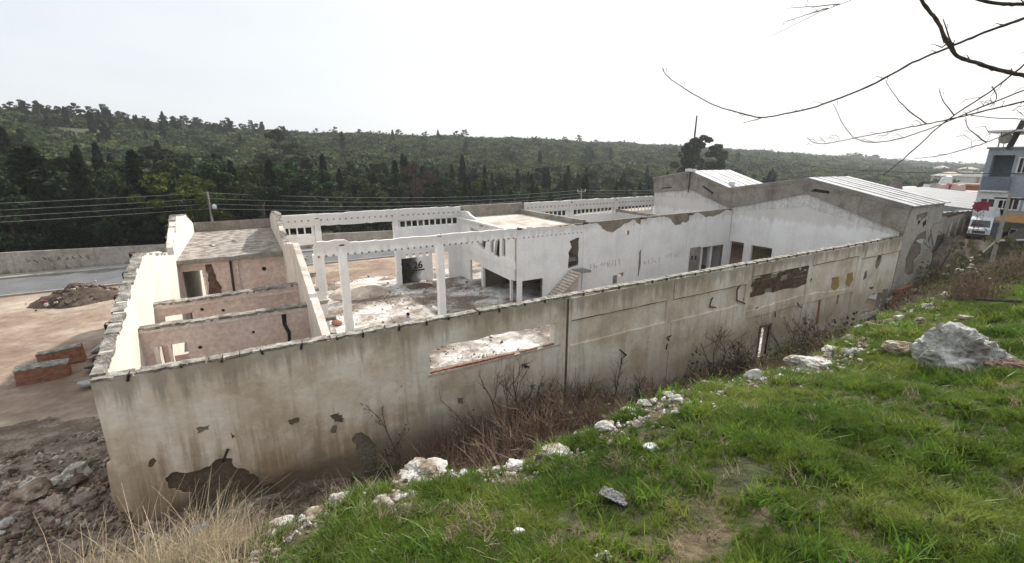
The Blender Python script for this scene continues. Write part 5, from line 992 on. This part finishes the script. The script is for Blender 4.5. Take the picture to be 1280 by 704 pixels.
# grass: blade tufts placed by a geometry node tree
def tuft(m, n, spread, seed, lean=.5, wd=.035, segs=3, name='blade'):
    rs = random.Random(seed); mb = MB()
    for i in range(n):
        a = rs.uniform(0, 6.28); r0 = spread*math.sqrt(rs.random()); x, y = r0*math.cos(a), r0*math.sin(a); h = rs.uniform(.45, 1.0); b_ = rs.uniform(0, 6.28); ln = rs.uniform(.1, lean)*h
        dx, dy = math.cos(b_)*ln, math.sin(b_)*ln; w_ = wd*rs.uniform(.6, 1.2); c = rs.uniform(0, 6.28); wx, wy = math.cos(c)*w_, math.sin(c)*w_; o = len(mb.v)
        for k in range(segs+1):
            t = k/segs; q = t*t; f_ = (1-t*.85); mb.v += [(x+dx*q-wx*f_, y+dy*q-wy*f_, h*(t-.22*q*ln/h)), (x+dx*q+wx*f_, y+dy*q+wy*f_, h*(t-.22*q*ln/h))]
        mb.f += [(o+2*k, o+2*k+1, o+2*k+3, o+2*k+2) for k in range(segs)]
    return mb.mesh(name, m)
TU = [tuft('grass', 34, .42, i, .75) for i in range(4)]+[tuft('grass_dry', 14, .35, 9, 1.0, .02), tuft('weed_dark', 26, .35, 10, 1.2, .07)]
bare = [(hit(x, y)[0], r_) for x, y, r_ in ((880, 655, .22), (985, 560, .16), (1040, 545, .14), (600, 672, .17), (640, 608, .2), (490, 636, .17), (920, 590, .12), (1010, 600, .13), (575, 640, .12), (960, 640, .1), (1030, 515, .2), (770, 628, .13), (1200, 470, .3), (1130, 448, .2), (850, 640, .14), (705, 640, .1))]
P_ = []; S_ = []; I_ = []; RO = []
for i in range(115000):
    u = rng.random(); x = -1.2+24*u**1.9; y = rng.uniform(max(-.4, x*.09-.35), crest(x)+.22); 
    dist = math.hypot(x, y)
    n1 = fbm(x, y, .9, 11); n2 = fbm(x, y, 3.2, 21)
    edge = (crest(x)-y)
    if edge < .35 and n2 < .15-(edge*.6): continue
    if n1+n2*.6 < -.48: continue
    if x < -.6+.35*n2 and rng.random() < .8: continue
    if any((x-b_.x)**2+(y-b_.y)**2 < (r_*.5*(1+n2*.9))**2 and rng.random() < .8 for b_, r_ in bare): continue
    if 11 < x < 18.5 and y > crest(x)-1.0 and rng.random() < .85: continue
    h = (.030+.046*max(0, n1+.2)+.05*max(0, n2))*rng.uniform(.7, 1.3)*(1+dist*.035); wx = h*rng.uniform(.9, 1.5)*(1+dist*.02)
    k = rng.choice(6, p=[.24, .24, .22, .2, .055, .045])
    if n1 < -.12 and rng.random() < .35: k = 4
    if x < .3 and rng.random() < .25: k = 4
    P_.append((x, y, ground_z(x, y)-.008)); S_.append((wx, wx, h)); I_.append(k); RO.append((rng.normal(0, .12)+.0, rng.normal(0, .12), rng.uniform(0, 6.28)))
scatter('grass', P_, RO, S_, I_, TU)
# far meadow, coarser
P_ = []; S_ = []; I_ = []; RO = []
for i in range(16000):
    x = rng.uniform(-16, 40) if i % 4 else rng.uniform(-1, 24); y = rng.uniform(-8, crest(x)+.3)
    if 0 < x < 22 and y > x*.05: 
        if i % 2: continue
    h = .12*rng.uniform(.6, 1.4)*(1+max(0, x)*.02); P_.append((x, y, ground_z(x, y)-.01)); S_.append((h*1.6, h*1.6, h)); I_.append(rng.integers(0, 5)); RO.append((0, 0, rng.uniform(0, 6.28)))
scatter('meadow_grass', P_, RO, S_, I_, TU)
# tall dry grass at the lower left
DG = [tuft('grass_dry', 12, .10, 30+i, .75, .006, 5, 'stalk') for i in range(4)]
P_ = []; S_ = []; I_ = []; RO = []
for i in range(950):
    x = rng.uniform(-3.6, -.3) if i % 9 else rng.uniform(-.3, .8); y = crest(x)+rng.uniform(-.7, 1.0); h = rng.uniform(.22, .64)*(1.15 if -1.6 < x < -.5 else .8)*(.7 if x > -.1 else 1); P_.append((x, y, ground_z(x, y)-.02)); S_.append((h*1.1, h*1.1, h)); I_.append(rng.integers(0, 4)); RO.append((rng.normal(0, .12), .22+rng.normal(0, .14), rng.uniform(-.8, .8)))
scatter('dry_grass', P_, RO, S_, I_, DG)
# twigs, brambles, bare shrubs
def twig_tuft(m, n, seed, curl=.5, r_=.007):
    rs = random.Random(seed); mb = MB()
    for i in range(n):
        a = rs.uniform(0, 6.28); s = rs.uniform(.15, 1.0)*curl; h = rs.uniform(.5, 1.1); b_ = [Vector((.12*math.cos(a), .12*math.sin(a), 0))]
        d = Vector((math.cos(a)*s, math.sin(a)*s, 1)).normalized()
        for k in range(4): d = (d+Vector((rs.gauss(0, .22), rs.gauss(0, .22), rs.gauss(-.08, .12)))).normalized(); b_.append(b_[-1]+d*h/4)
        mb.tube(b_, [r_, r_*.9, r_*.75, r_*.55, r_*.3], 3)
        for k in (2, 3):
            e_ = b_[k]; d2 = (d+Vector((rs.gauss(0, .7), rs.gauss(0, .7), rs.gauss(0, .4)))).normalized(); mb.tube([e_, e_+d2*h*.16, e_+d2*h*.3+Vector((0, 0, .03))], [r_*.5, r_*.4, r_*.25], 3)
    return mb.mesh('twig', m)
TW = [twig_tuft('twig_red', 26, i, .5, .010) for i in range(3)]+[twig_tuft('twig', 22, 5, .8, .010)]+[dome('bush_olive', 150, 15, .9, .05)]
P_ = []; S_ = []; I_ = []; RO = []
def brush(n, xa, xb, ya, yb, ha, hb, pk, sx=.9):
    for i in range(n):
        x = rng.uniform(xa, xb); y = rng.uniform(ya(x) if callable(ya) else ya, yb(x) if callable(yb) else yb)
        if 33.5 < x < 40.2 and y > 5 or 22.5 < x < 26 and y > 8: continue
        h = rng.uniform(ha, hb)*(1+.5*fbm(x, y, .5, 31)); P_.append((x, y, ground_z(x, y)-.05)); S_.append((h*sx, h*sx, h)); I_.append(rng.choice(5, p=pk)); RO.append((rng.normal(0, .12), rng.normal(0, .12), rng.uniform(0, 6.28)))
brush(300, 4.2, 11.5, 10.4, 13.5, .9, 2.0, [.35, .3, .25, .08, .02]); brush(170, 11, 22, 10.8, 13.6, .5, 1.15, [.3, .3, .2, .1, .1]); brush(80, 0, 4.5, 10.8, 13.5, .3, .8, [.25, .2, .2, .3, .05])
brush(90, 22, 33, 10.6, 13.2, .5, 1.1, [.15, .15, .2, .2, .3]); brush(260, 1, 33, lambda x: crest(x)+.6, 10.5, .3, .8, [.2, .2, .2, .25, .15])
brush(420, 11.0, 19.5, lambda x: crest(x)-.75, lambda x: crest(x)+1.6, .2, .6, [.1, .1, .15, .35, .3]); brush(260, 18.5, 44, 4.0, 13, .7, 1.7, [.15, .1, .2, .25, .3]); brush(60, 17, 24, 1.5, 4.5, .2, .5, [0, 0, .1, .2, .7]); brush(220, 38, 51, 8.8, 13.6, .5, 1.5, [.2, .2, .2, .25, .15])
brush(90, -8, -.5, lambda x: 6, 12.5, .2, .6, [.1, .1, .3, .4, .1]); brush(46, .3, 9, lambda x: crest(x)-.15, lambda x: crest(x)+.25, .08, .2, [.1, .1, .3, .5, 0])
scatter('dry_brush', P_, RO, S_, I_, TW)
P_ = []; S_ = []; I_ = []; RO = []
for cx, cy, n, rr_, h in ((600, 668, 26, .22, .14), (640, 606, 20, .22, .12), (720, 590, 8, .12, .12), (510, 650, 10, .15, .1), (775, 580, 14, .13, .14), (690, 690, 6, .15, .1), (1225, 455, 10, .2, .2), (880, 650, 6, .15, .08)):
    p, t = hit(cx, cy)
    for i in range(n): a, b_ = rng.normal(0, rr_*.6, 2); x, y = p.x+a, p.y+b_; P_.append((x, y, ground_z(x, y)+.01)); S_.append((h*1.3, h*1.3, h*.8)); I_.append(rng.integers(0, 4)); RO.append((rng.normal(0, .9), rng.normal(0, .9), rng.uniform(0, 6.28)))
scatter('dead_twigs', P_, RO, S_, I_, [twig_tuft('grass_dry', 12, 40+i, .9, .012) for i in range(3)]+[twig_tuft('twig_red', 10, 50, .9, .012)])
def bare_shrub(x, y, h, label, seed, stems=3, m='twig', spread=.5, leaves=0):
    rs = random.Random(seed); z = ground_z(x, y)-.1; e_ = empty('bare_shrub', (x, y, z), label, 'shrub'); st = MB(); tw = MB(); tips = []
    def grow(mb, p, d, l, r_, dep):
        pts = [p]
        for k in range(4): d = (d+Vector((rs.gauss(0, .13), rs.gauss(0, .13), rs.gauss(.03, .08)))).normalized(); pts.append(pts[-1]+d*l/4)
        mb.tube(pts, [r_, r_*.88, r_*.75, r_*.62, r_*.5], 5 if dep == 0 else 3); tips.append(pts[-1])
        if dep < 3:
            for k in range(rs.choice((4, 5)) if dep < 2 else 3):
                q = pts[rs.choice((1, 2, 3, 4))]; d2 = (d+Vector((rs.gauss(0, spread), rs.gauss(0, spread), rs.gauss(.1, .25)))).normalized(); grow(tw if dep >= 0 else mb, q, d2, l*rs.uniform(.4, .62), r_*.5, dep+1)
    for s in range(stems): grow(st, Vector((rs.uniform(-.15, .15), rs.uniform(-.1, .1), 0)), Vector((rs.gauss(0, .28), rs.gauss(0, .2), 1)).normalized(), h*.78, .026*h**.5, 0)
    lchild('stem', st.mesh('stem', m), e_); lchild('twigs', tw.mesh('twigs', m), e_)
    if leaves:
        c = np.array([tuple(tips[rs.randrange(len(tips))]) for _ in range(leaves)])+rng.normal(0, .05, (leaves, 3)); lchild('dead_leaves', quads_mesh('dead_leaves', 'leaf_brown', c, .03), e_)
for (xp, yp, Y, h, lb, s, st, sp, lv) in ((498, 560, 12.9, 2.4, 'slender bare shrub against the wall left of the window opening', 1, 2, .6, 110), (640, 540, 12.7, 2.9, 'bare shrub with upright stems below the window opening', 2, 6, .42, 40), (675, 540, 12.9, 2.5, 'bare shrub with crooked stems right below the window opening', 3, 5, .45, 30), (590, 560, 12.5, 1.9, 'low bare shrub left of the upright stems', 4, 4, .5, 20), (765, 515, 12.9, 2.1, 'bare shrub right of the wall joint', 5, 4, .45, 10), (800, 500, 12.8, 1.5, 'small twiggy shrub further right along the wall', 6, 4, .6, 10), (893, 462, 12.8, 2.6, 'wide bare shrub at the foot of the wall left of the doorway', 7, 5, .6, 60), (925, 455, 12.9, 2.0, 'thin bare shrub right beside the doorway', 8, 4, .6, 30), (992, 440, 12.3, 2.6, 'leaning leggy shrub right of the doorway', 9, 6, .5, 160), (1018, 430, 12.2, 1.9, 'olive grey shrub between doorway and corner opening', 10, 6, .5, 220), (715, 535, 12.8, 1.8, 'pale twiggy shrub at the foot of the wall joint', 12, 5, .6, 0), (1165, 350, 12.8, 4.2, 'thin leafless sapling in front of the hall wall', 13, 2, .4, 0), (1203, 335, 13.2, 4.0, 'thin leafless sapling in front of the workshop wall', 14, 2, .4, 0)):
    p = px(xp, yp, 'Y', Y); bare_shrub(p.x, Y, h, lb, s, st, 'shrub_bark', sp, lv)

# ------------------------------------------------------------------ foreground tree on the bank, just right of the view
def pd(xp, yp, dist): return (fw+rt*((xp-640)/FPX)-upv*((yp-352)/FPX)).normalized()*dist
BT = empty('bare_tree', (4.5, -.75, ground_z(4.5, -.75)), 'leafless tree whose thin dark branches reach in from the upper right', 'tree')
gz = ground_z(4.5, -.75); build('trunk', MB().tube([(4.5, -.75, gz-.3), (4.48, -.72, gz+.6), (4.55, -.7, .1), (4.5, -.75, 1.1), (4.6, -.65, 2.3), (4.5, -.8, 3.6), (4.7, -.7, 5.0)], [.16, .13, .115, .10, .075, .05, .02], 10), 'bark', BT, smooth=True)
rs = random.Random(5)
def branch(P, d0, d1, r0, r1, start=None, twigs=8, tl=.1):
    """P from the thick end to the tip in survey pixels, at distances d0..d1 metres; start = point on the trunk"""
    n = len(P); pts = [pd(x, y, d0+(d1-d0)*i/(n-1)) for i, (x, y) in enumerate(P)]
    if start is not None: st = Vector(start); kk = max(2, int((st-pts[0]).length/.14)); pts = [st.lerp(pts[0], i/kk)+Vector((0, 0, .05*math.sin(math.pi*i/kk))) for i in range(kk)]+pts
    q = []
    for i in range(len(pts)-1):      # smooth the polyline
        p0, p1, p2, p3 = pts[max(i-1, 0)], pts[i], pts[i+1], pts[min(i+2, len(pts)-1)]
        for k in range(6):
            t = k/6; q.append(.5*((2*p1)+(p2-p0)*t+(2*p0-5*p1+4*p2-p3)*t*t+(3*p1-p0-3*p2+p3)*t**3))
    q.append(pts[-1]); q = [p+Vector((rs.gauss(0, .0009), rs.gauss(0, .0009), rs.gauss(0, .0009))) for p in q]; m_ = len(q)
    rad = [1.12*(r0+(r1-r0)*(i/(m_-1))**.8)*(1.0+.18*(rs.random() < .18)) for i in range(m_)]
    b_ = build('branch', MB().tube(q, rad, 7), 'bark', BT, smooth=True)
    tw = MB()
    for k in range(twigs):
        i = rs.randrange(int(m_*(.45 if start is not None else .25)), m_-2); d = (q[i+1]-q[i]).normalized(); sd = (Vector((rs.gauss(0, 1), rs.gauss(0, 1), rs.gauss(.3, 1)))+d*1.2).normalized(); l = tl*rs.uniform(.12, .8)
        pp_ = [q[i], q[i]+sd*l*.4, q[i]+(sd+d*.5).normalized()*l*.75+Vector((0, 0, .01)), q[i]+(sd+d*.8).normalized()*l]; tw.tube(pp_, [rad[i]*.5, rad[i]*.38, .0016, .001], 4)
    if twigs: tw_ = build('twigs', tw, 'bark', b_); tw_['kind'] = 'stuff'
branch([(1300, 15), (1280, 23), (1230, 41), (1187, 59), (1140, 79), (1086, 108), (1021, 133), (982, 142), (953, 147), (928, 142), (892, 131), (856, 111), (834, 95), (828, 85)], 3.5, 3.0, .0125, .0016, (4.55, -.7, 1.6), 16, .09)
branch([(953, 147), (940, 151), (928, 154)], 3.1, 3.1, .003, .001, None, 0)
branch([(1300, 99), (1280, 94), (1251, 88), (1222, 79), (1197, 70), (1185, 54), (1170, 25), (1152, 0), (1135, -40)], 3.1, 3.2, .0125, .006, (4.5, -.75, .9), 12, .12)
branch([(1194, 65), (1186, 45), (1179, 23)], 3.14, 3.14, .004, .0015, None, 2)
branch([(1300, 68), (1280, 81), (1237, 115), (1179, 154), (1143, 187), (1104, 219)], 3.3, 2.9, .0085, .0018, (4.5, -.75, 1.0), 10, .12)
branch([(1300, 122), (1280, 127), (1233, 138), (1197, 147), (1158, 155), (1118, 163), (1071, 172), (1026, 180), (1008, 172)], 3.5, 3.2, .009, .0013, (4.5, -.75, .7), 18, .12)
branch([(1300, 103), (1280, 113), (1244, 127), (1201, 145), (1165, 160), (1122, 174), (1089, 178), (1068, 172), (1053, 154), (1042, 130)], 3.7, 3.3, .0075, .0013, (4.55, -.72, .8), 16, .12)
branch([(1300, 150), (1280, 158), (1233, 178), (1179, 194), (1143, 198)], 3.6, 3.3, .0065, .0013, (4.5, -.75, .5), 12, .13)
branch([(1300, 152), (1280, 149), (1237, 147), (1205, 143)], 3.2, 3.1, .004, .0015, (4.5, -.75, .6), 6, .1)
branch([(1300, 6), (1280, 5), (1251, 5), (1219, -2), (1190, -20)], 3.3, 3.2, .010, .006, (4.6, -.65, 2.0), 9, .12)
branch([(1180, -60), (1120, -25), (1064, 0), (1035, 11), (1007, 24), (965, 45)], 3.6, 3.2, .006, .001, (4.55, -.75, 3.0), 8, .12)
branch([(1035, 10), (1007, 19), (978, 28)], 3.35, 3.25, .0028, .001, None, 3, .08); branch([(1050, 5), (1010, 9), (983, 10)], 3.4, 3.25, .0024, .001, None, 3, .08)
branch([(1158, 155), (1132, 135), (1118, 118), (1107, 102)], 3.38, 3.3, .003, .001, None, 2, .06); branch([(1193, 144), (1179, 126), (1174, 110)], 3.5, 3.5, .003, .001, None, 2, .06)
branch([(1233, 178), (1212, 162), (1206, 149)], 3.5, 3.5, .003, .001, None, 2, .06); branch([(1240, 108), (1246, 122), (1238, 134)], 3.3, 3.3, .0025, .001, None, 2, .06)

# ------------------------------------------------------------------ haze
hz = MB().box(-7400, 7400, -7400, 7400, -13.6, 38); ho = build('haze', hz, None); ho['kind'] = 'stuff'
m = bpy.data.materials.new('haze_air'); m.use_nodes = True; t = m.node_tree; t.nodes.clear(); out = t.nodes.new('ShaderNodeOutputMaterial'); v = t.nodes.new('ShaderNodeVolumePrincipled')
v.inputs['Color'].default_value = (.86, .90, .94, 1); v.inputs['Density'].default_value = .00028; v.inputs['Anisotropy'].default_value = .3; t.links.new(v.outputs[0], out.inputs['Volume'])
ho.data.materials.clear(); ho.data.materials.append(m)
